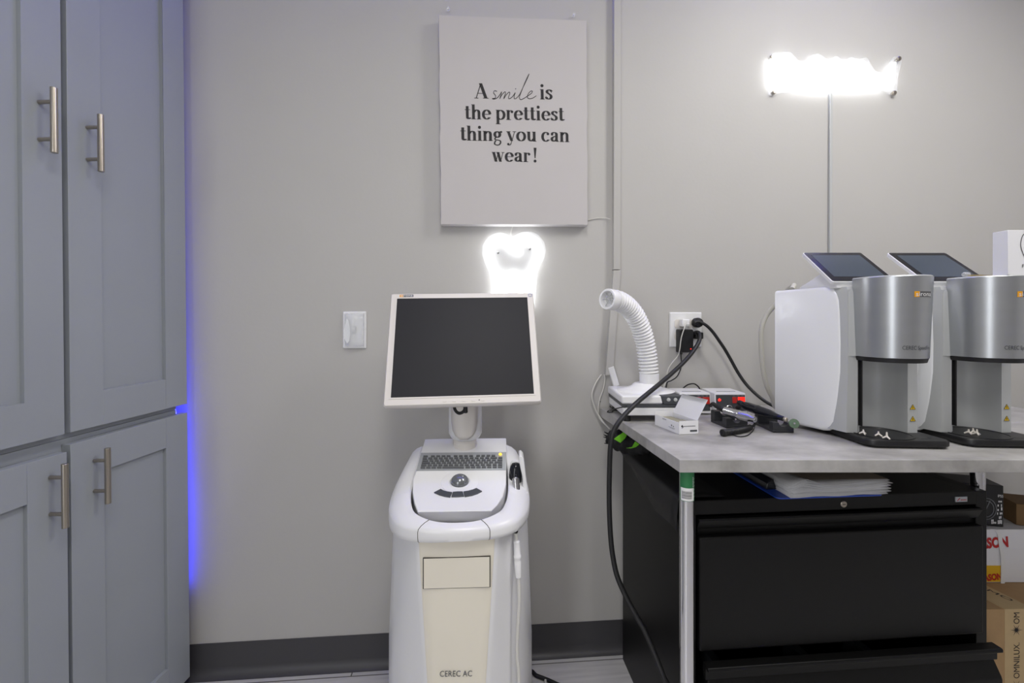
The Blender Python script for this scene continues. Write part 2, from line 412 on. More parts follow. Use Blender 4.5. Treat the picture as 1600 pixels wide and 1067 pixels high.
# --- serif lettering drawn with a broad pen
PEN = (0.140, 0.032)
def pen_stroke(b, pts, to, pen=PEN):
    pts = [V((p[0], p[1])) for p in pts]; n = len(pts); L = []; R = []
    for i in range(n):
        t = pts[min(i+1, n-1)]-pts[max(i-1, 0)]
        if t.length < 1e-9: t = V((1, 0))
        t.normalize(); nx, ny = -t.y, t.x
        h = math.sqrt((pen[0]*nx)**2+(pen[1]*ny)**2); off = V((pen[0]**2*nx/h, pen[1]**2*ny/h))
        L.append(pts[i]+off); R.append(pts[i]-off)
    for i in range(n-1):
        b.face([to(*L[i]), to(*R[i]), to(*R[i+1]), to(*L[i+1])])
def pen_bar(b, x0, x1, y, to, h=0.055):
    b.face([to(x0, y-h/2), to(x1, y-h/2), to(x1, y+h/2), to(x0, y+h/2)])
def pen_dot(b, x, y, r, to): b.face([to(*p) for p in circ((x, y), r, 18)])
def cv(pts, n=7): return [(p.x, p.y) for p in catmull([V((x, y, 0)) for x, y in pts], n)]
def arcp(cx, cy, rx, ry, a0, a1, n=40): return [(cx+rx*math.cos(math.radians(a0+(a1-a0)*i/n)), cy+ry*math.sin(math.radians(a0+(a1-a0)*i/n))) for i in range(n+1)]
def glyph(ch, b, to):
    S = lambda pts, pen=PEN: pen_stroke(b, pts, to, pen)
    Bar = lambda x0, x1, y: pen_bar(b, x0, x1, y, to)
    D = lambda x, y, r: pen_dot(b, x, y, r, to)
    thin = (0.034, 0.03)
    if ch == ' ': return 0.42
    if ch in 'nh':
        S([(0.24, 0), (0.24, 1.5 if ch == 'h' else 1.0)]); Bar(0.02, 0.48, 0.028); Bar(0.03, 0.3, 1.47 if ch == 'h' else 0.972)
        S(cv([(0.27, 0.70), (0.40, 0.88), (0.56, 0.955), (0.72, 0.90), (0.80, 0.70), (0.80, 0.5)])); S([(0.80, 0.5), (0.80, 0)]); Bar(0.58, 1.03, 0.028)
        return 1.08
    if ch == 'u':
        S([(0.24, 1.0), (0.24, 0.4)]); S(cv([(0.24, 0.42), (0.27, 0.18), (0.42, 0.05), (0.60, 0.10), (0.76, 0.30)])); S([(0.79, 1.0), (0.79, 0)]); Bar(0.02, 0.3, 0.972); Bar(0.58, 0.85, 0.972); Bar(0.8, 1.02, 0.028)
        return 1.08
    if ch == 'i':
        S([(0.25, 0), (0.25, 1.0)]); Bar(0.02, 0.49, 0.028); Bar(0.03, 0.3, 0.972); D(0.24, 1.36, 0.155); return 0.54
    if ch == 't':
        S([(0.28, 1.32), (0.28, 0.3)]); S(cv([(0.28, 0.34), (0.30, 0.12), (0.42, 0.04), (0.58, 0.16)])); Bar(0.02, 0.58, 0.965); return 0.66
    if ch == 'e':
        S(arcp(0.5, 0.5, 0.34, 0.465, 8, 322)); Bar(0.2, 0.88, 0.53); return 0.98
    if ch == 'c':
        S(arcp(0.5, 0.5, 0.34, 0.465, 60, 322)); D(0.72, 0.80, 0.135); return 0.93
    if ch == 'o':
        S(arcp(0.52, 0.5, 0.37, 0.465, 0, 360)); return 1.08
    if ch == 'a':
        D(0.22, 0.76, 0.13); S(cv([(0.20, 0.84), (0.34, 0.95), (0.50, 0.96), (0.66, 0.86), (0.68, 0.66)])); S([(0.68, 0.68), (0.68, 0.16)]); S(cv([(0.68, 0.2), (0.74, 0.05), (0.90, 0.05)]))
        S(cv([(0.66, 0.58), (0.42, 0.52), (0.24, 0.42), (0.20, 0.22), (0.32, 0.07), (0.50, 0.08), (0.64, 0.22)])); return 0.99
    if ch == 's':
        S(cv([(0.62, 0.80), (0.54, 0.93), (0.38, 0.965), (0.22, 0.88), (0.20, 0.70), (0.36, 0.57), (0.54, 0.45), (0.60, 0.27), (0.52, 0.10), (0.36, 0.04), (0.18, 0.10), (0.10, 0.24)])); S([(0.63, 0.68), (0.62, 0.95)], thin); S([(0.09, 0.34), (0.09, 0.05)], thin)
        return 0.80
    if ch == 'r':
        S([(0.24, 0), (0.24, 1.0)]); Bar(0.02, 0.52, 0.028); Bar(0.03, 0.3, 0.972); S(cv([(0.26, 0.62), (0.36, 0.84), (0.50, 0.95), (0.62, 0.94)]), (0.05, 0.035)); D(0.63, 0.83, 0.135); return 0.80
    if ch == 'p':
        S([(0.24, -0.45), (0.24, 1.0)]); Bar(0.02, 0.5, -0.43); Bar(0.03, 0.3, 0.972); S(arcp(0.52, 0.5, 0.36, 0.465, 150, -150)); return 1.06
    if ch == 'g':
        S(arcp(0.42, 0.66, 0.26, 0.30, 0, 360)); D(0.83, 0.92, 0.10); S(cv([(0.6, 0.86), (0.72, 0.96), (0.85, 0.96)]), thin)
        S(cv([(0.30, 0.38), (0.18, 0.26), (0.22, 0.13), (0.48, 0.09), (0.70, 0.02), (0.74, -0.18), (0.60, -0.37), (0.38, -0.42), (0.16, -0.34), (0.14, -0.17), (0.26, 0.04)]), (0.075, 0.045)); return 0.94
    if ch == 'y':
        S([(0.18, 0.99), (0.53, 0.02)]); S([(0.84, 0.98), (0.46, -0.22)], thin); S(cv([(0.46, -0.22), (0.36, -0.38), (0.2, -0.40)]), (0.05, 0.035)); D(0.17, -0.31, 0.12); Bar(-0.02, 0.42, 0.972); Bar(0.64, 1.0, 0.972); return 0.98
    if ch == 'w':
        S([(0.16, 0.99), (0.42, 0)]); S([(0.42, 0.02), (0.66, 0.95)], thin); S([(0.62, 0.99), (0.88, 0)]); S([(0.88, 0.02), (1.16, 0.97)], thin); Bar(-0.03, 0.38, 0.972); Bar(0.46, 0.8, 0.972); Bar(1.0, 1.32, 0.972); return 1.32
    if ch == 'A':
        S([(0.10, 0.02), (0.56, 1.40)], (0.04, 0.03)); S([(0.54, 1.42), (1.02, 0)], (0.15, 0.03)); Bar(0.25, 0.8, 0.47); Bar(-0.08, 0.3, 0.028); Bar(0.76, 1.26, 0.028); return 1.3
    if ch == '!':
        for k in range(8):
            y0, y1 = 0.42+k*0.135, 0.42+(k+1)*0.135; w0, w1 = 0.045+0.013*k, 0.045+0.013*(k+1)
            b.face([to(0.25-w0, y0), to(0.25+w0, y0), to(0.25+w1, y1), to(0.25-w1, y1)])
        D(0.25, 0.13, 0.15); return 0.5
    return 0.5
def serif_line(b, s, pxl, pxr):
    """pxl, pxr: photo points of the two ends of the baseline on the canvas face"""
    A = ploc(hit(*pxl, PC+pn*0.0176, pn)); Bp = ploc(hit(*pxr, PC+pn*0.0176, pn))
    dummy = MB(); w = 0
    adv = []
    for ch in s: a = glyph(ch, dummy, lambda x, y: V((x, y, 0))); adv.append(a); w += a
    dummy.bm.free()
    d = Bp-A; k = d.length/(w-0.06); ux = d.normalized(); uy = V((-ux.z, 0, ux.x)); x = 0
    for ch, a in zip(s, adv):
        glyph(ch, b, lambda X, Y, x=x: PMx @ V((A+ux*((x+X)*k)+uy*(Y*k)).xyz) if True else None); x += a
b = MB()
serif_line(b, 'A', (742.5, 153.5), (763, 153.8)); serif_line(b, 'is', (843.5, 155.2), (863.5, 155.6))
serif_line(b, 'the prettiest', (726, 186.0), (881.5, 188.8)); serif_line(b, 'thing you can', (719, 219.3), (889.5, 221.8)); serif_line(b, 'wear', (769, 252.3), (828.5, 253.2)); serif_line(b, '!', (832.3, 253.4), (838.9, 253.6))
me = bpy.data.meshes.new('lettering'); b.bm.to_mesh(me); b.bm.free()
link(me, 'lettering', 'ink', po, smooth=0)
b = MB()
def script(pts, r=0.0009): b.tube(catmull([hit(x, y, PC+pn*0.0176, pn) for x, y in pts], 6), r, 6)
Zm = 2.667
def zs(L): return [(640+x/Zm, y/Zm) for x, y in L]
script(zs([(364, 380), (354, 378), (350, 387), (358, 398), (356, 409), (345, 410), (352, 413), (366, 407), (378, 392), (384, 382), (380, 398), (376, 411), (384, 396), (396, 383), (400, 387), (395, 402), (393, 411), (402, 396), (414, 384), (418, 388), (413, 403), (414, 411), (424, 407), (434, 396), (440, 386), (436, 400), (437, 411), (446, 408), (458, 394), (472, 366), (488, 332), (498, 308), (484, 336), (468, 376), (458, 404), (463, 415), (476, 410), (492, 400), (508, 388), (512, 380), (504, 380), (494, 392), (491, 405), (499, 411), (514, 408), (528, 399)]))
script(zs([(441, 371), (443, 369)]), 0.0012)
b.build('script_word', 'ink', po)
for (px, py, lb) in ((700.4, 18, 'clear push pin above the left top corner of the canvas poster'), (895.4, 27.2, 'clear push pin above the right top corner of the canvas poster')):
    M = wall_frame(px, py)
    b = MB(); b.lathe([(0.0012, 0), (0.0012, 0.006), (0.0055, 0.0065), (0.0055, 0.008), (0.003, 0.009), (0.003, 0.015), (0.0045, 0.0165), (0.0045, 0.018)], (0, 0, 0), (0, -1, 0), 14, M=M)
    o = b.build('push_pin', 'clear_plastic', origin=M); tag(o, lb, 'push pin', 'push pins over the poster')

# ================================================================== TOOTH NEON
def zt(L): return [(740+x/8.892, 350+y/8.892) for x, y in L]
TM = wall_frame(802, 410)
tn = thing('tooth_neon_sign', 'glowing white tooth-shaped neon sign under the canvas poster', 'neon sign', TM)
outer = zt([(262, 1180), (255, 960), (240, 800), (205, 650), (150, 530), (118, 420), (128, 300), (185, 200), (270, 140), (370, 118), (460, 145), (525, 190), (590, 150), (690, 112), (800, 112), (900, 160), (975, 255), (1000, 370), (975, 490), (910, 590), (880, 700), (872, 850), (860, 1000), (840, 1180), (760, 1230), (690, 1150), (670, 960), (620, 830), (545, 790), (470, 830), (430, 960), (410, 1150), (340, 1230)])
b = MB(); pts = [TM.inverted() @ on_wall(x, y) for x, y in outer]
b.prism([(p.x, -0.0035, p.z) for p in pts], (0, -0.003, 0), TM); b.build('backing', 'acrylic', tn)
b = MB()
def ntube(b, pts, off, r, closed=False): b.tube(catmull([on_wall(x, y, off) for x, y in pts], 6, closed), r, 10, closed)
ntube(b, zt([(545, 300), (470, 225), (370, 185), (275, 215), (205, 300), (195, 400), (230, 520), (285, 640), (310, 780), (320, 950), (335, 1120), (370, 1170), (400, 1120), (420, 950), (450, 770), (545, 690), (640, 770), (670, 950), (690, 1120), (735, 1170), (775, 1120), (790, 950), (800, 770), (820, 640), (880, 530), (915, 400), (890, 290), (820, 205), (720, 185), (630, 220), (560, 285)]), 0.0100, 0.0038)
ntube(b, zt([(460, 240), (520, 320), (590, 375), (660, 390)]), 0.0100, 0.0034)
b.build('neon_tube', 'tooth_tube', tn)
for x, y in zt([(335, 405), (775, 350)]):
    p = on_wall(x, y); MB().lathe([(0.003, 0), (0.003, 0.0066), (0.0045, 0.0068), (0.0045, 0.009), (0.002, 0.010)], p, WN, 14).build('screw', 'silver', tn)
MB().tube(catmull([on_wall(*zt([(525, 195)])[0], 0.006), on_wall(*zt([(518, 120)])[0], 0.004), on_wall(*zt([(540, 40)])[0], 0.004), on_wall(800, 352.5, 0.004)]), 0.0012, 8).build('power_lead', 'white_cable', tn)

# ================================================================== SCRIPT NEON
def zr(L): return [(1180+x/6.667, 70+y/6.667) for x, y in L]
RM = wall_frame(1300, 119)
rn = thing('script_neon_sign', 'overexposed glowing white script neon sign high on the right of the wall', 'neon sign', RM)
con = zr([(132, 140), (155, 105), (230, 97), (340, 90), (390, 130), (440, 175), (520, 177), (570, 125), (640, 108), (690, 135), (740, 162), (785, 150), (830, 132), (880, 162), (935, 165), (980, 142), (1060, 160), (1140, 148), (1180, 210), (1230, 280), (1300, 297), (1350, 260), (1400, 165), (1440, 135), (1490, 150), (1502, 200), (1470, 320), (1458, 430), (1450, 520), (1410, 548), (1330, 490), (1230, 475), (1100, 502), (1010, 490), (900, 502), (760, 482), (650, 457), (520, 450), (400, 490), (250, 512), (150, 538), (125, 500), (140, 440), (188, 370), (188, 280), (140, 210)])
cc = catmull([RM.inverted() @ on_wall(x, y) for x, y in con], 4, True)
MB().prism([(p.x, -0.0045, p.z) for p in cc], (0, -0.0035, 0), RM).build('backing', 'acrylic', rn, smooth=50)
b = MB()
for L in ([(205, 150), (215, 260), (205, 360), (195, 455)], [(160, 165), (240, 130), (330, 130), (370, 180), (350, 250), (290, 300), (230, 310), (330, 370), (400, 440)],
          [(420, 380), (470, 350), (480, 300), (440, 300), (420, 360), (440, 430), (510, 410)], [(510, 410), (580, 330), (650, 200), (650, 150), (610, 170), (590, 300), (590, 420), (650, 440), (690, 380), (640, 330)],
          [(690, 400), (740, 350), (740, 300), (705, 320), (700, 400), (750, 440), (800, 380)], [(780, 400), (840, 260), (850, 180), (820, 180), (805, 300), (815, 420), (870, 420)],
          [(870, 420), (900, 340), (930, 320), (920, 410), (960, 430)], [(950, 430), (1000, 300), (1020, 200), (1000, 190), (985, 300), (985, 420), (1030, 440)], [(1040, 440), (1110, 300), (1140, 210), (1120, 190), (1095, 300), (1090, 420), (1150, 430)],
          [(1150, 430), (1190, 340), (1200, 420), (1250, 340), (1290, 350), (1270, 430), (1330, 420)], [(1450, 190), (1430, 300), (1410, 440)]):
    ntube(b, zr(L), 0.0124, 0.0044)
b.build('neon_tube', 'script_tube', rn)
for x, y in zr([(160, 143), (1470, 162), (182, 503), (1422, 515)]):
    p = on_wall(x, y); MB().lathe([(0.0065, 0), (0.0065, 0.0045), (0.0065, 0.0082), (0.0075, 0.0085), (0.0075, 0.012), (0.006, 0.0135)], p, WN, 16).build('standoff', 'brushed_nickel', rn)
b = MB(); t0, t1 = on_wall(1296.2, 147), on_wall(1295.0, 470)
M = wall_frame(1295.5, 300); a0, a1 = M.inverted() @ t0, M.inverted() @ t1
b.hexa([(a1.x-.005, -0.009, a1.z), (a1.x+.005, -0.009, a1.z), (a1.x+.005, 0, a1.z), (a1.x-.005, 0, a1.z), (a0.x-.005, -0.009, a0.z), (a0.x+.005, -0.009, a0.z), (a0.x+.005, 0, a0.z), (a0.x-.005, 0, a0.z)], M)
o = b.build('cord_cover', 'light_grey_plastic', origin=M, bevel=0.002); tag(o, 'slim painted cord cover running down the wall below the script neon sign', 'cord cover')

# ================================================================== RACEWAY, CONTROLLER, CABLES
M = wall_frame(958, 300)
rw = thing('cable_raceway', 'painted cable raceway running down the wall right of the poster', 'cable raceway', M)
def race(name, pA, pB, w, d=0.020):
    A = M.inverted() @ on_wall(*pA); Bq = M.inverted() @ on_wall(*pB)
    MB().hexa([(Bq.x, -d, Bq.z), (Bq.x+w, -d, Bq.z), (Bq.x+w, 0, Bq.z), (Bq.x, 0, Bq.z), (A.x, -d, A.z), (A.x+w, -d, A.z), (A.x+w, 0, A.z), (A.x, 0, A.z)], M).build(name, 'wall_paint', rw, bevel=0.0008)
race('upper_channel', (957.0, -150), (956.0, 422), 0.0225)
race('lower_channel', (956.0, 423), (943.5, 585), 0.0235)
def wire(name, m, pts, r, label, cat='cable', seg=8, n=8):
    P = catmull(pts, n); o = MB().tube(P, r, seg).build(name, m, origin=pts[0]); tag(o, label, cat); return o
wire('poster_wire', 'white_cable', [on_wall(918, 343.5, 0.004), on_wall(935, 340.5, 0.004), on_wall(947, 340.8, 0.006), on_wall(953.5, 342.5, 0.016)], 0.0012, 'thin white wire crossing from the canvas poster to the raceway', 'wire')
def w4(L): return [(900+x/5.928, 560+y/5.928) for x, y in L]
pA = w4([(236, 148), (190, 215), (155, 295), (148, 365), (172, 450), (206, 520), (258, 590), (312, 655)])
wire('cable', 'white_cable', [on_wall(x, y, d) for (x, y), d in zip(pA, (.010, .014, .02, .02, .018, .016, .03, .06))], 0.0022, 'white cable bowing out left below the raceway end')
pB = w4([(262, 148), (268, 200), (250, 290), (218, 385), (206, 470), (210, 535), (240, 580), (300, 640)])
wire('cable', 'white_cable', [on_wall(x, y, d) for (x, y), d in zip(pB, (.010, .008, .008, .01, .012, .012, .024, .05))], 0.0018, 'thin white cable hanging straight from the raceway to the desk corner')
M = frame(atZ(958.5, 588, 1.475), WA) @ Matrix.Rotation(math.radians(-17), 4, 'Y')
o = MB().loft([[(x, y, z) for x, y in rrect(-0.010, -0.005, 0.010, 0.005, 0.003, 4)] for z in (-0.032, 0.032)], M=M).build('light_controller', 'white_plastic', origin=M, bevel=0.001); tag(o, 'small white inline controller leaning against the wall by the raceway end', 'controller')

# ================================================================== OUTLET AND PLUGS
OM = wall_frame(1070.5, 515)
ou = thing('wall_outlet', 'white double wall outlet plate with plugs on the wall above the desk', 'outlet', OM)
MB().loft([[(x, y, z) for x, z in rrect(-s, -t, s, t, 0.003)] for (s, t, y) in ((0.055, 0.0575, 0), (0.055, 0.0575, -0.003), (0.0525, 0.055, -0.006))], M=OM).build('plate', 'white_plastic', ou)
for cx in (-0.0235, 0.0235):
    for cz in (0.0195, -0.0195):
        r = MB().loft([[(cx+x, y, cz+z) for x, z in rrect(-0.0165, -0.014, 0.0165, 0.014, 0.008)] for y in (-0.005, -0.0075)], M=OM).build('receptacle', 'ivory_plastic', ou)
def wl(px, py, off): return on_wall(px, py, off)
M = wall_frame(1064.8, 504.5)
ch = thing('phone_charger', 'small white cube charger in the upper left socket of the outlet', 'charger', M)
MB().box((-0.0125, -0.034, -0.0125), (0.0125, -0.008, 0.0125), M).build('body', 'white_plastic', ch, bevel=0.003)
MB().box((-0.002, -0.0348, -0.009), (0.011, -0.0338, -0.004), M).build('port', 'light_grey_plastic', ch)
wire('charging_cable', 'white_cable', [wl(1072.5, 503.5, 0.037), wl(1069, 513, 0.045), wl(1064.5, 528, 0.043), wl(1062, 546, 0.035), wl(1059, 556, 0.025), wl(1050, 567, 0.018), wl(1043.5, 578, 0.014), wl(1041.5, 592, 0.014), wl(1038, 602, 0.018), wl(1035, 610, 0.02)], 0.0016, 'thin white charging cable hanging from the cube charger')
M = wall_frame(1065.2, 532)
ad = thing('power_adapter', 'black plug-in power adapter with a red light in the outlet', 'power adapter', M)
MB().loft([[(x*k, y, z*k2) for x, z in rrect(-0.0235, -0.038, 0.0235, 0.038, 0.004)] for (y, k, k2) in ((-0.008, 1, 1), (-0.030, 1, 1), (-0.036, 0.93, 0.95))], M=M).build('body', 'black_plastic', ad)
MB().sphere(M @ V((0.0135, -0.0365, -0.0255)), 0.0018, 10, 8).build('indicator_light', 'red_led', ad)
P = catmull([wl(1064.5, 549, 0.022), wl(1064, 556, 0.022), wl(1064.7, 566, 0.022), wl(1063.5, 576, 0.02), wl(1058, 588, 0.016), wl(1049, 594.5, 0.014), wl(1043, 597, 0.016), wl(1041, 604, 0.02), wl(1040.5, 610, 0.024)])
MB().tube(P, [0.0042 if i < 6 else 0.0021 for i in range(len(P))], 8).build('lead', 'black_rubber', ad)
# round plug with the cable to the right
pc = thing('power_cable', 'black power cable from round plug sagging right behind the left furnace', 'cable', wl(1084, 504, 0.02))
M = wall_frame(1083.5, 504.0)
MB().lathe([(0.012, 0.008), (0.0155, 0.012), (0.0165, 0.026), (0.014, 0.034), (0.006, 0.037)], (0, 0, 0), (0.12, -1, 0), 20, M=M).build('plug', 'black_rubber', pc)
P = catmull([wl(1085, 504, 0.034), wl(1091, 502.5, 0.036), wl(1098, 505, 0.04), wl(1105.5, 510, 0.042), wl(1114, 519, 0.042), wl(1124, 533, 0.042), wl(1133, 546.5, 0.042), wl(1143, 564, 0.042), wl(1153, 582, 0.046), wl(1164, 598, 0.055), wl(1176, 611, 0.07), wl(1190, 623, 0.09), wl(1204, 632, 0.11), wl(1222, 640, 0.12)])
MB().tube(P, [0.0085-0.0035*min(1, i/10) for i in range(len(P))], 10).build('cord', 'black_rubber', pc)
# flat plug with the thick cable falling past the desk edge
kc = thing('power_cable', 'thick black cable dropping from the outlet past the left desk edge to the floor', 'cable', wl(1087, 523, 0.02))
M = wall_frame(1086.5, 523.0)
MB().box((-0.013, -0.030, -0.013), (0.013, -0.008, 0.009), M).build('plug', 'black_rubber', kc, bevel=0.003)
pts = [atZ(1084, 520.5, 1.492), atZ(1091, 519.5, 1.48), atZ(1093.5, 526, 1.465), atZ(1091, 536, 1.45), atZ(1082, 550, 1.43), atZ(1070, 564, 1.40), atZ(1056, 577.5, 1.37), atZ(1041, 591, 1.33), atZ(1026, 603.5, 1.29), atZ(1010, 616.5, 1.25), atZ(993, 631, 1.215), atZ(978, 646, 1.19), atZ(966.5, 660, 1.172), atZ(959.5, 672, 1.165), atZ(956, 683, 1.16), atZ(953.5, 702, 1.16), atZ(952.5, 730, 1.16), atZ(951.8, 770, 1.16), atZ(952.4, 805, 1.16), atZ(954.2, 840, 1.155), atZ(958, 872, 1.15), atZ(965, 902, 1.14), atZ(979, 934, 1.125), atZ(993, 960, 1.11), atZ(1008, 987, 1.095), atZ(1023, 1022, 1.075), atZ(1036, 1056, 1.055), atZ(1048, 1092, 1.035), V((0.33, 0.93, 0.12)), V((0.30, 0.86, 0.012)), V((0.36, 0.70, 0.007)), V((0.50, 0.55, 0.007))]
MB().tube(catmull(pts, 8), 0.0064, 12).build('cord', 'black_rubber', kc)

# ================================================================== DESK
DZ = 0.797
dFL = on_z(1062, 718.6, DZ); dBL = on_z(937.0, 637.6, DZ); dML = on_z(971.7, 659.4, DZ)
T = 0.0262
DKM = frame((dFL.x+0.6, dFL.y+0.25, 0))
dk = thing('desk', 'grey concrete-look laminate desk on chrome legs along the back wall', 'desk', DKM)
RX = 1.66
def slab(pts, name):
    MB().prism([(p[0], p[1], DZ-T) for p in pts], (0, 0, T)).build(name, 'concrete_laminate', dk, bevel=0.0008)
slab([(dFL.x, dFL.y), (RX, dFL.y), (RX, dML.y-0.0006), (dML.x, dML.y-0.0006)], 'front_board')
slab([(dML.x+0.001, dML.y+0.0006), (RX, dML.y+0.0006), (RX, wall_y(RX)-0.006), (dBL.x, wall_y(dBL.x)-0.006)], 'back_board')
def leg(x, y, sticker=False):
    l = MB().lathe([(0.0155, 0.0), (0.0155, 0.015), (0.0148, 0.016), (0.0148, DZ-T-0.0003)], (x, y, 0), (0, 0, 1), 28).build('leg', 'chrome', dk, smooth=50)
    if sticker:
        z1 = 0.7700; z0 = 0.7060
        s = MB(); arcs = [math.radians(a) for a in range(-172, 12, 8)]
        s.loft([[(x+0.0152*math.cos(a), y+0.0152*math.sin(a), z) for a in arcs] for z in (z0, z1)], cap=False, closed=False)
        st = s.build('leg_sticker', 'label_green', l, smooth=60, label='green product sticker with a barcode')
        s = MB(); arcs = [math.radians(a) for a in range(-160, -44, 8)]
        s.loft([[(x+0.01535*math.cos(a), y+0.01535*math.sin(a), z) for a in arcs] for z in (z0+0.001, z0+0.028)], cap=False, closed=False); s.build('white_field', 'print_white', st, smooth=60)
        s = MB()
        zz = z0+0.006
        for w in (1.2, .5, .8, .4, 1.4, .5, .9, .4, .6, 1.1, .5, .8):
            arcs = [math.radians(a) for a in range(-150, -62, 8)]
            s.loft([[(x+0.0155*math.cos(a), y+0.0155*math.sin(a), z) for a in arcs] for z in (zz, zz+w*0.0008)], cap=False, closed=False); zz += w*0.0008+0.0007
        s.build('barcode', 'ink', st, smooth=60)
        s = MB()
        for a0 in (-60, -46, -30):
            for k in range(6):
                z = z0+0.030+k*0.0037 if a0 == -60 else z0+0.008+k*0.0075
                A = [math.radians(a0), math.radians(a0+6)]
                s.loft([[(x+0.0155*math.cos(a), y+0.0155*math.sin(a), q) for a in A] for q in (z, z+0.0022)], cap=False, closed=False)
        s.build('small_print', 'print_white', st)
leg(0.3708, 0.966, True); leg(1.166, 1.140); leg(RX-0.06, 0.99); 

# ================================================================== DUST COLLECTOR
DM = frame((0.309, 1.28, 0.0), 0.0)
dc = thing('dust_collector', 'white desktop dust collector with a ribbed hose at the desk corner', 'dust collector', frame((0.39, 1.37, DZ)))
def fb(y, k=0.0): return k
x0, x1, y0, y1 = 0.309, 0.474, 1.282, 1.470
MB().box((x0+0.004, y0, 0.815), (x1, y1, 0.838), None).build('lower_case', 'white_plastic', dc, bevel=0.003)
MB().box((x0+0.003, y0-0.001, 0.8385), (x1+0.0005, y1, 0.8475), None).build('middle_band', 'dark_grey_plastic', dc, bevel=0.001)
# upper housing: sloped top
b = MB(); L0 = [(x0, y0-0.002), (x1-0.03, y0-0.002), (x1-0.03, y1), (x0, y1)]
b.hexa([(x0, y0-.002, .848), (x1-0.048, y0-.002, .848), (x1-0.048, y1, .848), (x0, y1, .848), (x0, y0-.002, .8715), (x1-0.054, y0-.002, .8715), (x1-0.054, y1, .8715), (x0, y1, .8715)])
b.build('upper_housing', 'white_plastic', dc, bevel=0.005, seg=3)
b = MB(); b.hexa([(x1-0.0475, y0-.003, .848), (x1, y0-.003, .848), (x1, y1, .848), (x1-0.0475, y1, .848), (x1-0.0535, y0-.003, .8712), (x1+0.006, y0-.003, .8712), (x1+0.006, y1, .8712), (x1-0.0535, y1, .8712)])
cp = b.build('control_panel', 'dark_grey_plastic', dc, bevel=0.001)
for px in (1044.5, 1055.3):
    p = hit(px, 624.4, V((0, y0-0.003, 0)), V((0, -1, 0))); MB().lathe([(0.0052, 0), (0.0052, 0.002), (0.0035, 0.003)], p, (0, -1, 0), 16).build('button', 'light_grey_plastic', cp)
for fx in (x0+0.02, x1-0.02):
    for fy in (y0+0.02, y1-0.02): MB().lathe([(0.011, 0), (0.009, 0.0185)], (fx, fy, DZ), (0, 0, 1), 14).build('foot', 'black_rubber', dc)
HX, HY = 0.4175, 1.385
MB().lathe([(0.088, 0.865), (0.085, 0.872), (0.06, 0.877), (0.042, 0.884), (0.033, 0.893), (0.0, 0.893)], (HX-0.012, HY, 0), (0, 0, 1), 36).build('hose_mount', 'white_plastic', dc, smooth=60)
MB().lathe([(0.0290, 0.892), (0.0290, 0.922), (0.027, 0.923), (0, 0.923)], (HX, HY, 0), (0, 0, 1), 30).build('hose_collar', 'white_plastic', dc)
def w8(L): return [(900+x/3.556, 420+y/3.556) for x, y in L]
cl = w8([(405, 578), (400, 520), (391, 450), (376, 380), (352, 310), (320, 250), (280, 205), (235, 178), (200, 172)])
Ys = (1.385, 1.385, 1.383, 1.378, 1.368, 1.355, 1.337, 1.315, 1.300)
P = catmull([atZ(x, y, Y) for (x, y), Y in zip(cl, Ys)], 26)
Ln = 0; rs = []
for i, p in enumerate(P):
    if i: Ln += (P[i]-P[i-1]).length
    rs.append(0.0268+0.0032*math.sin(Ln*2*math.pi/0.0104))
MB().tube(P, rs, 28).build('hose', 'white_plastic', dc, smooth=80)
e = P[-1]; d = (P[-1]-P[-6]).normalized(); d = (d+V((-0.25, -0.30, 0.02))).normalized()
MB().lathe([(0.0285, -0.008), (0.030, -0.004), (0.030, 0.020), (0.0285, 0.0225), (0.0235, 0.0225), (0.0225, 0.016), (0.0225, 0.004), (0.0, 0.004)], e, d, 32).build('nozzle', 'white_plastic', dc, smooth=40)
b = MB(); q = d.to_track_quat('Z', 'Y').to_matrix()
for k in range(3):
    a = math.pi*k/3; u = q @ V((math.cos(a), math.sin(a), 0)); b.tube([e+d*0.014-u*0.0225, e+d*0.014+u*0.0225], 0.0011, 6)
b.tube([e+d*0.014+q @ V((0.010*math.cos(t), 0.010*math.sin(t), 0)) for t in [2*math.pi*i/18 for i in range(18)]], 0.0011, 6, True)
b.build('nozzle_grille', 'light_grey_plastic', dc)
MB().tube(catmull([V((x0+0.02, y0+0.003, .843)), atZ(962, 638.5, 1.27), on_z(951, 641.5, DZ+0.004), on_z(949.5, 643.5, DZ+0.003), on_z(956.5, 643.5, DZ+0.003), on_z(957.5, 641.5, DZ+0.003)]), 0.0016, 8).build('lead', 'black_rubber', dc)
wire('cable', 'black_rubber', [on_z(938, 627.5, DZ+0.02), on_z(943, 628, DZ+0.012), on_z(950, 632, DZ+0.006), on_z(958, 640, DZ+0.003), on_z(953, 641.5, DZ+0.003)], 0.0013, 'thin black cable curled on the desk beside the dust collector')

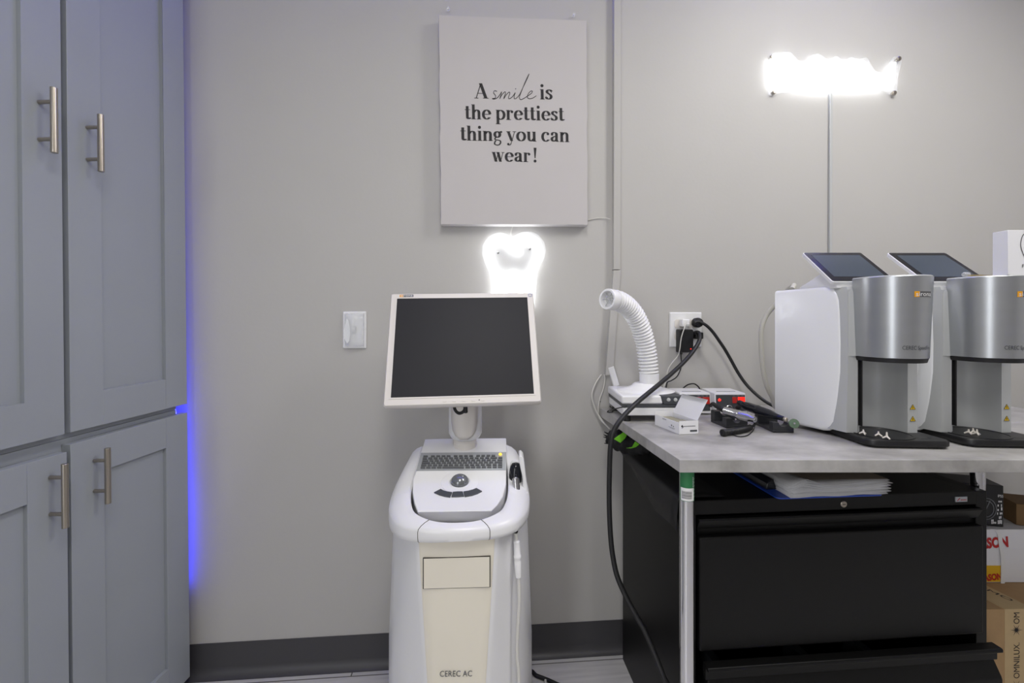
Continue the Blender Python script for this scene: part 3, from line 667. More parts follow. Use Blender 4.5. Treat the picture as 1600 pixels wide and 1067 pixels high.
# ================================================================== MICROMOTOR CONTROL BOXES
def control_box(xa, xb, label, lit):
    w = xb-xa; y0, y1 = 1.38, 1.485
    c = thing('micromotor_control_box', label, 'control box', frame(((xa+xb)/2, 1.43, DZ)), 'micromotor control boxes')
    MB().hexa([(xa, y0, DZ+0.003), (xb, y0, DZ+0.003), (xb, y1, DZ+0.003), (xa, y1, DZ+0.003), (xa+.002, y0+.008, .862), (xb-.002, y0+.008, .862), (xb-.002, y1, .862), (xa+.002, y1, .862)]).build('housing', 'white_plastic', c, bevel=0.003)
    def fp(u, v, o=0.0):      # u, v in 0..1 on the sloped front
        return V((xa+u*w, y0+0.008*v-o, DZ+0.003+0.0625*v+(-o*0.12)))
    def patch(u0, v0, u1, v1, o0, o1, name, m, par, bev=0.0006):
        return MB().hexa([fp(u0, v0, o1), fp(u1, v0, o1), fp(u1, v0, o0), fp(u0, v0, o0), fp(u0, v1, o1), fp(u1, v1, o1), fp(u1, v1, o0), fp(u0, v1, o0)]).build(name, m, par, bevel=bev)
    f = patch(0.05, 0.14, 0.95, 0.90, -0.001, 0.0012, 'front_panel', 'dark_grey_plastic', c)
    patch(0.55, 0.52, 0.68, 0.80, 0.001, 0.004, 'rocker_switch', 'red_switch', f)
    patch(0.72, 0.48, 0.93, 0.80, 0.001, 0.004, 'rocker_switch', 'red_switch_lit' if lit else 'red_switch', f)
    MB().lathe([(0.0042, 0.001), (0.0042, 0.003), (0.002, 0.005)], fp(0.15, 0.66, 0), (0, -1, 0), 14).build('indicator_light', 'red_led' if lit else 'red_switch', f)
    MB().lathe([(0.010, 0.001), (0.0095, 0.010), (0.0075, 0.0115), (0, 0.0115)], fp(0.40, 0.30, 0), (0, -1, 0), 20).build('speed_knob', 'silver', f)
    for k in range(3): patch(0.57+0.13*k, 0.84, 0.64+0.13*k, 0.865, 0.001, 0.0016, 'marking', 'print_grey', f, 0)
    MB().box((xa+0.02, y0+0.035, 0.862), (xb-0.02, y0+0.038, 0.8626)).build('vent_slot', 'dark_grey_plastic', c)
    return c
control_box(0.5085, 0.607, 'white micromotor control box with dim red switches, behind the open white carton', False)
control_box(0.616, 0.7145, 'white micromotor control box with a lit red switch, right of its twin', True)
wire('cable', 'black_rubber', [V((0.55, 1.488, 0.85)), atZ(1068, 606, 1.492), atZ(1075, 601, 1.492), atZ(1084, 599.5, 1.492), atZ(1090, 603, 1.492), atZ(1093, 607, 1.492), V((0.62, 1.490, 0.84))], 0.0022, 'short black cable arching up behind the two control boxes')

# ================================================================== OPEN WHITE CARTON
A = on_z(1061.4, 679.3, DZ); Bp = on_z(1091.2, 678.0, DZ); Cp = on_z(1023.6, 664.2, DZ)
u = (Bp-A); wd = u.length; u.normalize(); v = V((-u.y, u.x, 0)); dp = 0.108; v = (Cp-A).normalized()
cb = thing('open_carton', 'small open white carton with its lid raised on the desk', 'carton', frame(A))
H = 0.0335; t = 0.0008; up_ = V((0, 0, 1)); nrm = V((v.y, -v.x, 0))
def cbx(a, b_, c_): return A+u*a+v*b_+up_*(c_+0.0005)
def panel(bb, a0, a1, b0, b1, c0, c1):
    bb.hexa([cbx(a0, b0, c0), cbx(a1, b0, c0), cbx(a1, b1, c0), cbx(a0, b1, c0), cbx(a0, b0, c1), cbx(a1, b0, c1), cbx(a1, b1, c1), cbx(a0, b1, c1)])
b = MB(); panel(b, 0, wd, 0, dp, 0, t); panel(b, 0, wd, 0, t, 0, H); panel(b, 0, wd, dp-t, dp, 0, H+0.004); panel(b, 0, t, t, dp-t, 0, H-0.004); panel(b, wd-t, wd, t, dp-t, 0, H)
bd = b.build('tray', 'card_white', cb)
# lid hinged on the right long side, leaning up to the right
L0, L1 = cbx(wd, 0.004, H), cbx(wd, dp-0.002, H)
T1 = hit(1105.6, 631, L0+V((0.03, 0.0, 0)), V((1, 0, 0))) ; tu = V((0.026, 0.0, 0.052))
b = MB(); tt = V((0.0008, 0, -0.0003))
q0, q1, q2, q3 = L0, L1, L1+tu*0.97, L0+tu
b.hexa([q0, q1, q1+tt, q0+tt, q3, q2, q2+tt, q3+tt]); ld = b.build('lid', 'card_white', cb)
b = MB(); f = V((-0.012, 0, 0.003)); b.hexa([q3, q2, q2+tt, q3+tt, q3+f, q2+f, q2+f+tt, q3+f+tt]); b.build('tuck_flap', 'card_white', ld)
b = MB()
for k, (a0, a1, c0, c1) in enumerate(((0.20, 0.84, 0.0195, 0.0207), (0.10, 0.14, 0.0185, 0.022), (0.15, 0.17, 0.021, 0.024))):
    panel(b, wd*a0, wd*a1, -0.0003, -0.0001, c0, c1)
panel(b, 0.2*wd, 0.84*wd, -0.0003, -0.0001, 0.0205, 0.0208)
me = text_fit('J', cbx(wd*0.10, 0, 0.0165), cbx(wd*0.20, 0, 0.0185), -v, 0.006); b.bm.from_mesh(me)
b.build('logo_print', 'ink', bd)
MB_ = MB(); panel(MB_, wd*0.56, wd*0.93, -0.0003, -0.0001, 0.006, 0.0105); MB_.build('dark_label', 'dark_grey_plastic', bd)
b = MB()
for (b0, b1, c0, c1) in ((0.018, 0.045, 0.010, 0.0108), (0.020, 0.040, 0.008, 0.0086), (0.030, 0.034, 0.014, 0.018), (0.022, 0.026, 0.0135, 0.016), (0.055, 0.072, 0.0245, 0.0258)):
    panel(b, -0.0003, -0.0001, b0, b1, c0, c1)
b.build('side_print', 'print_grey', bd)
for k in range(4):
    b0 = 0.012+0.024*k
    b = MB(); panel(b, 0.004, wd-0.006, b0, b0+0.020, 0.0012, 0.026-0.001*k)
    p = b.build('vial_box', 'card_inner', origin=cbx(0.02, b0, 0.0012), bevel=0.0008)
    tag(p, ('front vial packet' if k == 0 else ('second vial packet from the front' if k == 1 else ('third vial packet from the front' if k == 2 else 'rearmost vial packet')))+' in the open white carton', 'packet', 'packets in the white carton')

# ================================================================== HANDPIECE CRADLES AND HANDPIECES
def cradle(fl, fr, bl, label):
    u = (fr-fl); w = u.length; u.normalize(); v = (bl-fl); d = v.length; v.normalize(); z = V((0, 0, 1))
    c = thing('handpiece_cradle', label, 'cradle', frame(fl), 'black handpiece cradles')
    def P(a, b_, c_): return fl+u*a+v*b_+z*c_
    def bx(bb, a0, a1, b0, b1, c0, c1): bb.hexa([P(a0, b0, c0), P(a1, b0, c0), P(a1, b1, c0), P(a0, b1, c0), P(a0, b0, c1), P(a1, b0, c1), P(a1, b1, c1), P(a0, b1, c1)])
    b = MB(); bx(b, 0, w, 0, d, 0.0005, 0.007); b.build('base', 'charcoal_plastic', c, bevel=0.001)
    for (b0, b1, hh) in ((0.0, 0.020, 0.026), (d-0.020, d, 0.034)):
        b = MB()
        prof = [(0, 0.007), (w, 0.007), (w, hh), (w*0.72, hh)]+[(w*0.5+w*0.22*math.cos(t), hh-w*0.20*math.sin(t)) for t in [math.pi*k/8 for k in range(1, 8)]]+[(w*0.28, hh), (0, hh)]
        b.loft([[P(a, b0, c_) for a, c_ in prof], [P(a, b1, c_) for a, c_ in prof]]); b.build('support', 'charcoal_plastic', c, bevel=0.0008)
    return c
c1f, c1r, c1b = on_z(1135, 669.5, DZ), on_z(1168.5, 667.5, DZ), on_z(1110.5, 659, DZ)
c2f, c2r, c2b = on_z(1208, 676.3, DZ), on_z(1240.5, 676.6, DZ), on_z(1179, 662.6, DZ)
cradle(c1f, c1r, c1b, 'black handpiece cradle under the silver handpiece'); cradle(c2f, c2r, c2b, 'black handpiece cradle under the black handpiece, beside left furnace')
a, e = V((0.5735, 1.240, 0.842)), V((0.6195, 1.158, 0.829))
a = atZ(1131, 641, 1.235); e = atZ(1180, 655.5, 1.150); d = (e-a); Lh = d.length; d.normalize()
hp = thing('silver_handpiece', 'silver handpiece with coiled black cord resting on its cradle', 'handpiece', frame(a))
MB().lathe([(0.006, 0), (0.0105, 0.004), (0.0115, 0.03), (0.0118, 0.045), (0.0125, 0.047), (0.0118, 0.052), (0.0105, 0.075), (0.0085, Lh-0.012), (0.0078, Lh), (0.0045, Lh), (0.0045, Lh-0.005), (0, Lh-0.005)], a, d, 24).build('body', 'silver', hp)
P = catmull([a+d*0.003, a-d*0.012+V((0, 0, .004)), atZ(1119, 634, 1.27), atZ(1114, 631, 1.30), atZ(1110, 634, 1.33)], 8)
MB().tube(P, [0.0085-0.004*(i/len(P)) for i in range(len(P))], 12).build('strain_relief', 'black_rubber', hp)
pcoil = [on_z(1130.5, 676.0, DZ+0.009), on_z(1150, 673.3, DZ+0.009), on_z(1164, 670.5, DZ+0.009), on_z(1173, 667.5, DZ+0.010)]
P = catmull(pcoil, 30); rs = [0.0072+0.0008*math.sin(i*1.6) for i in range(len(P))]
MB().tube(P, rs, 14).build('coiled_cord', 'black_rubber', hp)
MB().lathe([(0.0088, -0.004), (0.0088, 0.004), (0.005, 0.0042), (0.0, 0.002)], P[0], (P[0]-P[4]), 16).build('cord_end', 'black_rubber', hp)
MB().tube(catmull([P[-1], on_z(1178.5, 664, DZ+0.016), on_z(1180, 659.5, DZ+0.024), on_z(1178, 657.5, DZ+0.030)]), 0.0032, 10).build('cord', 'black_rubber', hp)
MB().tube(catmull([on_z(1179.5, 664, DZ+0.012), on_z(1177, 672, DZ+0.003), on_z(1168, 680, DZ+0.002), on_z(1155, 682, DZ+0.002), on_z(1143, 678.5, DZ+0.003), on_z(1136, 675, DZ+0.008)]), 0.0013, 8).build('wire_loop', 'black_rubber', hp)
a = atZ(1160, 632.5, 1.285); e = atZ(1226, 654.8, 1.150); d = (e-a); Lh = d.length; d.normalize()
hb = thing('black_handpiece', 'black handpiece with a green disc bur resting on its cradle', 'handpiece', frame(a))
MB().lathe([(0.006, 0), (0.0105, 0.004), (0.0125, 0.02), (0.0125, 0.05), (0.0132, 0.052), (0.0132, 0.058), (0.0125, 0.06), (0.0115, 0.095), (0.0075, 0.115), (0.0062, Lh-0.004), (0.004, Lh)], a, d, 24).build('body', 'black_gloss', hb)
P = catmull([a+d*0.003, a-d*0.010+V((0, 0, .003)), atZ(1156, 634, 1.31), atZ(1152, 638, 1.32)], 8)
MB().tube(P, [0.009-0.003*(i/len(P)) for i in range(len(P))], 12).build('strain_relief', 'black_rubber', hb)
MB().sphere(e+d*0.002, 0.0062, 14, 10).build('collet', 'brushed_nickel', hb)
dc_ = atZ(1240.8, 661.6, 1.137)
MB().tube([e, dc_], 0.0012, 8).build('shank', 'silver', hb)
bd_ = (V((-0.35, -1, 0.28))).normalized()
MB().lathe([(0.0105, -0.0012), (0.0115, -0.0008), (0.0115, 0.0008), (0.0105, 0.0012), (0.003, 0.0016), (0.003, 0.003), (0, 0.003)], dc_, bd_, 28).build('disc_bur', 'burr_green', hb)
MB().lathe([(0.0026, 0.002), (0.0026, 0.004), (0, 0.004)], dc_, bd_, 14).build('disc_screw', 'silver', hb)

# ================================================================== SINTERING FURNACES
ox = 0.887
fu = thing('speed_furnace', 'white and silver dental furnace, left one of the pair on the desk', 'furnace', frame((ox, 1.13, DZ)), 'dental furnaces')
tz0, tz1 = DZ+0.003, DZ+0.0185
plan = [(ox-0.105, 1.235), (ox-0.086, 1.14), (ox-0.084, 1.042), (ox-0.078, 1.030), (ox-0.068, 1.022), (ox+0.078, 1.0125), (ox+0.090, 1.016), (ox+0.096, 1.026), (ox+0.097, 1.10), (ox+0.055, 1.235)]
b = MB(); cxm = (ox+0.004, 1.13)
def sc(pl, k): return [((x-cxm[0])*k+cxm[0], (y-cxm[1])*k+cxm[1]) for x, y in pl]
b.loft([[(x, y, z) for x, y in sc(plan, k)] for k, z in ((0.97, tz0), (1.0, tz0+0.004), (1.0, tz1-0.003), (0.985, tz1))])
tr = b.build('base_tray', 'black_plastic', fu, smooth=40)
MB().lathe([(0.062, 0), (0.062, 0.0012), (0.058, 0.0012), (0.0575, 0.0002), (0.0, 0.0002)], (ox-0.008, 1.085, tz1), (0, 0, 1), 40).build('tray_rim', 'black_plastic', tr)
b = MB()
for k in range(9):
    aa = -0.9+0.11*k; p = V((ox+0.052+0.022*math.cos(aa*3), 1.050+0.012*math.sin(aa*3), tz1))
    b.box((p.x-0.0035, p.y-0.001, tz1-0.001), (p.x+0.0035, p.y+0.001, tz1+0.0003))
b.build('embossed_mark', 'charcoal_plastic', tr)
for fx, fy in ((ox-0.06, 1.045), (ox+0.07, 1.04), (ox-0.06, 1.21), (ox+0.04, 1.21)): MB().lathe([(0.008, 0), (0.008, 0.0034)], (fx, fy, DZ), (0, 0, 1), 12).build('foot', 'black_rubber', tr)
# splayed side shells
def shell(sgn):
    f0 = V((ox+sgn*0.096, 1.112)); f1 = V((ox-0.156, 1.265)) if sgn < 0 else V((ox+0.064, 1.265)); u = (f1-f0); Ls = u.length; u.normalize(); n = V((u.y, -u.x))*(1 if sgn > 0 else -1)
    if n.x*sgn < 0: n = -n
    z0, z1 = DZ+0.010, 1.168
    pr = [(Ls, z0), (0.034, z0), (0.020, z0+0.003), (0.008, z0+0.012), (0.000, z0+0.028), (-0.008, z0+0.075), (-0.013, z0+0.15), (-0.014, z0+0.22), (-0.012, z0+0.29), (-0.009, z1-0.034), (-0.003, z1-0.015), (0.010, z1-0.004), (0.028, z1), (Ls, z1-0.002)]
    cs = (sum(p[0] for p in pr)/len(pr), sum(p[1] for p in pr)/len(pr))
    loops = []
    for off, ins in ((0.0, 0.009), (-0.0012, 0.005), (-0.004, 0.0015), (-0.008, 0.0), (-0.0125, 0.0)):
        L = []
        for s_, z in pr:
            kx = 0 if s_ > Ls-0.001 else ins; dz = ins*(1 if z < cs[1] else -1)*(1 if (z < z0+0.02 or z > z1-0.02) else 0)
            p = f0+u*(s_+kx*(1 if s_ < 0.03 else 0))+n*off; L.append((p.x, p.y, z+dz))
        loops.append(L)
    b = MB(); b.loft(loops); b.build('side_shell', 'gloss_white', fu, smooth=45)
shell(-1); shell(1)
# core block with the firing chamber recess
yb = 1.262; yf = 1.085
lowplan = [(ox-0.120, yb), (ox-0.080, yf+0.004), (ox-0.060, yf+0.004), (ox-0.052, yf+0.012)]
for k in range(13):
    t = math.pi*(1-k/12); lowplan.append((ox+0.004+0.054*math.cos(t), yf+0.012+0.062*math.sin(t)))
lowplan += [(ox+0.060, yf+0.004), (ox+0.083, yf+0.004), (ox+0.050, yb)]
MB().loft([[(x, y, z) for x, y in lowplan] for z in (tz1-0.001, 0.999)]).build('chamber_column', 'light_grey_plastic', fu, smooth=40)
b = MB(); upl = [(ox-0.138, yb), (ox-0.088, yf+0.014), (ox-0.084, yf+0.003), (ox-0.078, yf), (ox+0.080, yf), (ox+0.086, yf+0.010), (ox+0.050, yb)]
b.loft([[(x, y, z) for x, y in upl] for z in (0.9995, 1.152)]+[[((x-ox)*0.985+ox, y if y > 1.2 else y+0.006, 1.166) for x, y in upl]])
b.build('upper_body', 'light_grey_plastic', fu, smooth=30)
fl_ = [(ox-0.138, yb), (ox-0.088, yf+0.014), (ox-0.084, yf+0.003), (ox-0.070, yf+0.003), (ox-0.070, yf+0.02), (ox-0.100, yb)]
MB().loft([[(x+dx-0.0008, y-0.0008, z) for x, y in fl_] for dx, z in ((-0.003, tz1+0.001), (-0.002, 0.88), (0, 0.96), (0, 1.150), (0.001, 1.158))]).build('side_flange', 'light_grey_plastic', fu, smooth=30)
MB().box((ox-0.0525, yf+0.002, 0.832), (ox-0.0495, yf+0.0135, 0.996)).build('guide_slot', 'black_plastic', fu)
# drum
def drum_loop(r, z, yc=1.065, back=1.0875):
    L = [(ox+r*math.cos(t), yc+r*math.sin(t), z) for t in [math.pi+math.pi*k/32 for k in range(33)]]
    return L+[(ox+r, back, z), (ox-r, back, z)]
DR0, DR1, dz0, dz1 = 0.0672, 0.0742, 1.0005, 1.1835
dr = MB().loft([drum_loop(DR0, dz0), drum_loop(DR1, dz1-0.001), drum_loop(DR1-0.001, dz1)]).build('drum', 'brushed_aluminium', fu, smooth=30)
MB().loft([drum_loop(DR0-0.004, dz0-0.0105), drum_loop(DR0-0.001, dz0-0.0005)]).build('drum_base', 'black_plastic', dr)
MB().loft([drum_loop(DR1-0.001, dz1+0.0002), drum_loop(DR1-0.0025, dz1+0.0018)]).build('drum_lid', 'light_grey_plastic', dr)
def dpt(s_, z, lift=0.0005):
    r = DR0+(DR1-DR0)*(z-dz0)/(dz1-dz0)+lift; t = s_/0.071; return V((ox+r*math.sin(t), 1.065-r*math.cos(t), z))
def dpatch(s0, s1, z0, z1, lift, name, m, par):
    n = 8; b = MB(); b.loft([[dpt(s0+(s1-s0)*k/n, z, lift) for k in range(n+1)] for z in (z0, z1)], cap=False, closed=False); return b.build(name, m, par, smooth=60)
lz = 1.1425
lp = dpatch(-0.009, 0.002, lz-0.0063, lz+0.0063, 0.0004, 'logo_badge', 'orange', dr)
dpatch(0.002, 0.034, lz-0.0063, lz+0.0063, 0.0004, 'logo_badge_field', 'logo_grey', lp)
def dtext(s, s0, s1, zb, h, name, m, par, lift):
    me = text_mesh(s, None, fn=lambda fx, y: dpt(s0+(s1-s0)*fx, zb+y*h/0.7, lift)); return link(me, name, m, par, smooth=0)
dtext('sirona', -0.006, 0.032, lz-0.0042, 0.0095, 'logo_text', 'print_white', lp, 0.0008) if False else link(text_mesh('sirona', None, fn=lambda fx, y: dpt(-0.006+0.038*fx, lz-0.0042+y*0.0135, 0.0008)), 'logo_text', 'print_white', dr, smooth=0)
link(text_mesh('CEREC SpeedFire', None, fn=lambda fx, y: dpt(-0.029+0.069*fx, 1.0205+y*0.0125, 0.0006)), 'model_text', 'dark_grey_plastic', dr, smooth=0)
# warning triangles
for zc in (0.877, 0.849):
    b = MB(); xc = ox+0.0715; y_ = yf+0.0036
    b.prism([(xc-0.0068, y_, zc-0.0055), (xc+0.0068, y_, zc-0.0055), (xc, y_, zc+0.0068)], (0, -0.0004, 0)); w_ = b.build('warning_sticker', 'hazard_yellow', fu)
    b = MB(); b.tube([(xc-0.0064, y_-0.0004, zc-0.0052), (xc+0.0064, y_-0.0004, zc-0.0052), (xc, y_-0.0004, zc+0.0063)], 0.0006, 6, True); b.tube([(xc-0.001, y_-0.0004, zc+0.002), (xc+0.001, y_-0.0004, zc-0.0005), (xc-0.0008, y_-0.0004, zc-0.001), (xc+0.0004, y_-0.0004, zc-0.0035)], 0.0006, 6); b.build('warning_symbol', 'ink', w_)
# tablet
BL, TL = V((0.772, 1.100, 1.178)), V((0.7785, 1.215, 1.265))
tu_ = (TL-BL); th = tu_.length; tu_ = V((0, tu_.y, tu_.z)).normalized(); tr_ = V((1, 0, 0)); tn_ = tr_.cross(tu_).normalized()
O = V((0.775, BL.y, BL.z)); TW = 0.157
tf = Matrix((tr_, tu_, tn_)).transposed().to_4x4(); tf.translation = O
MB().loft([[(x, y, z) for x, y in rrect(0+i, 0+i, TW-i, th-i, 0.006)] for z, i in ((-0.011, 0.004), (-0.009, 0.001), (-0.001, 0.0), (0.0, 0.0006))], M=tf).build('tablet_frame', 'white_plastic', fu)
tb = MB().loft([[(x, y, z) for x, y in rrect(0.002, 0.002, TW-0.002, th-0.002, 0.005)] for z in (0.0, 0.0007)], M=tf).build('tablet_glass', 'screen_border', fu)
MB().box((0.016, 0.022, 0.0007), (TW-0.014, th-0.016, 0.0011), tf).build('display', 'tablet_screen', tb)
b = MB(); sp = [(1.105, 1.163), (1.252, 1.163), (1.248, 1.175), (1.213, 1.186), (1.165, 1.204), (1.150, 1.206), (1.108, 1.1755)]
b.loft([[(0.789, y, z) for y, z in sp], [(0.921, y, z) for y, z in sp]]); b.build('tablet_support', 'white_plastic', fu, bevel=0.002)
SH = V((0.229, 0.004, 0.0))
dup(fu, SH, 'white and silver dental furnace, right one cut off by the photo edge')
# firing pins on the trays
def pin(px, py, rot, label, tilt=0, hgt=0.012):
    p = on_z(px, py+3.0, tz1+0.0005); b = MB()
    for k in range(3):
        a = rot+2*math.pi*k/3; b.tube([p+V((0, 0, 0.0065)), p+V((0.0078*math.cos(a), 0.0078*math.sin(a), 0.0018))], [0.0022, 0.0016], 8)
    b.tube([p+V((0, 0, 0.005)), p+V((0, 0, hgt))], [0.0024, 0.0014], 8)
    o = b.build('firing_pin', 'ceramic', origin=p); tag(o, label, 'firing pin', 'white tripod firing pins')
pin(1349, 676, 0.3, 'white tripod firing pin at the left of three on the left furnace tray'); pin(1372.5, 679, 1.0, 'middle white tripod firing pin on the left furnace tray'); pin(1385.5, 683, 0.6, 'tallest white tripod firing pin, nearest the front of the left tray', hgt=0.016)
pin(1513.5, 675.5, 0.4, 'leftmost white tripod firing pin on the right furnace tray'); pin(1520.5, 674.5, 1.2, 'middle white tripod firing pin on the right furnace tray', hgt=0.013); pin(1526.5, 677, 0.1, 'rightmost white tripod firing pin on the right furnace tray', hgt=0.014)
# hose behind the left furnace
wire('hose', 'hose_grey', [V((0.80, 1.30, 1.172)), atZ(1240, 446, 1.325), atZ(1228, 456, 1.36), atZ(1215, 472, 1.385), atZ(1198, 492, 1.40), atZ(1190, 514, 1.40), atZ(1189.5, 546, 1.40), atZ(1192.5, 577, 1.40), atZ(1198, 602, 1.40), atZ(1207, 622, 1.40), atZ(1213, 636, 1.40), V((0.845, 1.405, DZ+0.06))], 0.0072, 'grey hose looping down the back of the left furnace', 'hose', 12)
# white box and tool on the right furnace
bt = dz1+0.002
wx = 1.0715+0.0
wb = thing('small_white_box', 'small white product box standing on top of the right furnace', 'box', frame((wx+0.05, 1.015, bt)))
y0 = 1.000
MB().box((wx+0.0185, y0, bt), (wx+0.105, y0+0.032, bt+0.098)).build('carton', 'card_white', wb, bevel=0.0006)
b = MB(); oxx = wx+0.0185
def bp(px, py): return hit(px, py, V((0, y0-0.0005, 0)), V((0, -1, 0)))
b.tube(catmull([bp(x, y) for x, y in ((1602, 364), (1598, 368), (1595.5, 376), (1595, 384), (1597, 392), (1600.5, 400), (1606, 408), (1613, 412), (1620, 406), (1626, 394), (1627, 380), (1622, 368), (1614, 362))]), 0.0006, 6); b.build('cup_outline', 'ink', wb)
q = bp(1604, 361); MB().box((q.x-0.005, y0-0.0006, q.z-0.004), (q.x+0.012, y0-0.0001, q.z+0.004)).build('cup_cap', 'ink', wb, bevel=0.001)
link(text_fit('F', bp(1597, 417.8), bp(1600.8, 417.8), (0, -1, 0), 0.0072), 'box_text', 'ink', wb, smooth=0)
rt = thing('metal_rod_tool', 'thin metal rod with a clear plastic end on top of the right furnace', 'tool', frame((1.05, 1.03, bt)))
MB().tube([V((1.058, 1.055, bt+0.0035)), V((1.155, 1.075, bt+0.0035))], 0.0026, 10).build('rod', 'brass', rt)
MB().lathe([(0.0036, 0), (0.0055, 0.002), (0.0055, 0.014), (0.0036, 0.017)], V((1.0595, 1.0553, bt+0.0055)), (-1, -0.2, 0), 14).build('plastic_end', 'clear_plastic', rt)

# ================================================================== FILING CABINET
FO = V((0.390, 1.036, 0)); FM = frame(FO, WA); FW, FD, FH = 0.762, 0.420, 0.672
fc = thing('filing_cabinet', 'black metal lateral filing cabinet under the desk, lower drawer ajar', 'filing cabinet', FM)
b = MB(); th_ = 0.029
b.box((0, 0, 0.0), (th_, FD, FH), FM); b.box((FW-th_, 0, 0), (FW, FD, FH), FM); b.box((th_, FD-0.012, 0), (FW-th_, FD, FH), FM)
b.box((th_, 0, FH-0.032), (FW-th_, FD-0.012, FH), FM); b.box((th_, 0.002, 0), (FW-th_, FD-0.012, 0.03), FM)
bo = b.build('body', 'black_metal', fc, bevel=0.0012)
d1 = thing if False else None
# upper drawer: sloped pull rail on top, recess and flat front
z1, z0 = 0.634, 0.336; xa, xb = 0.033, FW-0.023
b = MB(); b.box((xa, -0.012, z0), (xb, 0.004, z1-0.040), FM); b.box((xa+0.004, 0.004, z0), (xb-0.004, 0.36, z0+0.012), FM); b.box((xa+0.004, 0.004, z0+0.012), (xb-0.004, 0.02, z1-0.05), FM)
dw = b.build('drawer', 'black_metal', fc, bevel=0.004, seg=3)
MB().loft([[(x, y, z) for y, z in ((-0.010, z1-0.004), (-0.008, z1), (0.006, z1), (0.006, z1-0.026), (0.001, z1-0.026))] for x in (xa, xb)], M=FM).build('pull_rail', 'black_metal', dw, bevel=0.0008)
MB().box((xa+0.004, 0.0065, z1-0.05), (xb-0.004, 0.03, z1-0.012), FM).build('pull_recess', 'black_metal', dw)
# lower drawer, slid open a little
y_ = -0.030; z1, z0 = 0.322, 0.030
b = MB(); pr = [(y_+0.004, z1-0.060), (y_-0.012, z1-0.062+0.012), (y_-0.016, z1-0.066), (y_-0.016, z0), (y_+0.004, z0)]
b.loft([[(x, y, z) for y, z in [(y_+0.010, z1-0.030), (y_+0.000, z1-0.034), (y_-0.016, z1-0.062), (y_-0.018, z1-0.068), (y_-0.018, z0), (y_+0.010, z0)]] for x in (xa+0.008, xb+0.004)], M=FM)
b.box((xa+0.006, y_+0.010, z0), (xa+0.012, 0.36, 0.24), FM); b.box((xb-0.006, y_+0.010, z0), (xb, 0.36, 0.24), FM); b.box((xa+0.012, y_+0.010, z0), (xb-0.006, 0.36, z0+0.012), FM)
dw2 = b.build('drawer', 'black_metal', fc, bevel=0.0012)
MB().loft([[(x, y, z) for y, z in ((y_+0.010, z1), (y_-0.012, z1), (y_-0.014, z1-0.003), (y_-0.014, z1-0.009), (y_-0.002, z1-0.009), (y_-0.002, z1-0.0335), (y_+0.010, z1-0.0335))] for x in (xa+0.003, xb+0.011)], M=FM).build('pull_lip', 'black_metal', dw2, bevel=0.0012)
p = hit(1318, 787.5, FO, FM.to_3x3() @ V((0, -1, 0))); nf = FM.to_3x3() @ V((0, -1, 0))
lk = MB().lathe([(0.0078, -0.002), (0.0078, 0.001), (0.0068, 0.002), (0, 0.002)], p, nf, 24).build('lock', 'brushed_nickel', fc)
q = FM.inverted() @ p; MB().box((q.x-0.0035, -0.0026, q.z-0.0008), (q.x+0.0035, -0.0018, q.z+0.0008), FM).build('keyhole', 'black_plastic', lk)
q = FM.inverted() @ hit(1501, 779.6, FO, nf)
bg = MB().box((q.x-0.0155, -0.0018, q.z-0.006), (q.x+0.0155, 0.0005, q.z+0.006), FM).build('badge', 'silver_paint', fc)
b = MB(); b.box((q.x-0.002, -0.0023, q.z-0.0022), (q.x+0.013, -0.0017, q.z-0.0008), FM); b.tube([FM @ V((q.x-0.011, -0.0021, q.z-0.0035)), FM @ V((q.x-0.004, -0.0021, q.z+0.003))], 0.0006, 6); b.build('badge_print', 'print_red', bg)
# lower drawer content seen as folder tabs
for k, (fx, lbl) in enumerate(((0.10, 'dark grey hanging folder tab at the left of the ajar lower drawer'), (0.33, 'dark grey hanging folder tab in the middle of the ajar lower drawer'), (0.50, 'dark grey hanging folder tab right of centre in the ajar lower drawer'))):
    M = FM @ Matrix.Translation(V((fx, 0.012, 0.043)))
    o = MB().hexa([(0, 0, 0), (0.03, 0, 0), (0.03, 0.12, 0), (0, 0.12, 0), (0.004, 0.004, 0.215), (0.026, 0.004, 0.215), (0.026, 0.12, 0.205), (0.004, 0.12, 0.205)], M).build('file_folder', 'dark_grey_plastic', origin=M, bevel=0.0006); tag(o, lbl, 'folder', 'folders in the lower drawer')

# ================================================================== CLIPBOARD, PAPERS, PEN
zt_ = FH+0.0006
f0 = on_z(1215, 780.3, zt_); f1 = on_z(1382, 774.6, zt_); u = (f1-f0).normalized(); v = V((-u.y, u.x, 0))
QM = Matrix((u, v, V((0, 0, 1)))).transposed().to_4x4(); QM.translation = f0
cbd = thing('clipboard', 'blue clipboard under a paper stack on the filing cabinet top', 'clipboard', QM)
MB().loft([[(x, y, z) for x, y in rrect(0, 0, (f1-f0).length, 0.228, 0.012)] for z in (0, 0.003)], M=QM).build('board', 'blue_board', cbd)
MB().hexa([(0.006, 0.050, 0.0032), (0.034, 0.050, 0.0032), (0.034, 0.180, 0.0032), (0.006, 0.180, 0.0032), (0.010, 0.052, 0.019), (0.026, 0.052, 0.0275), (0.026, 0.178, 0.0275), (0.010, 0.178, 0.019)], QM).build('clip', 'black_gloss', cbd, bevel=0.002)
b = MB(); rr = random.Random(3)
N = 22
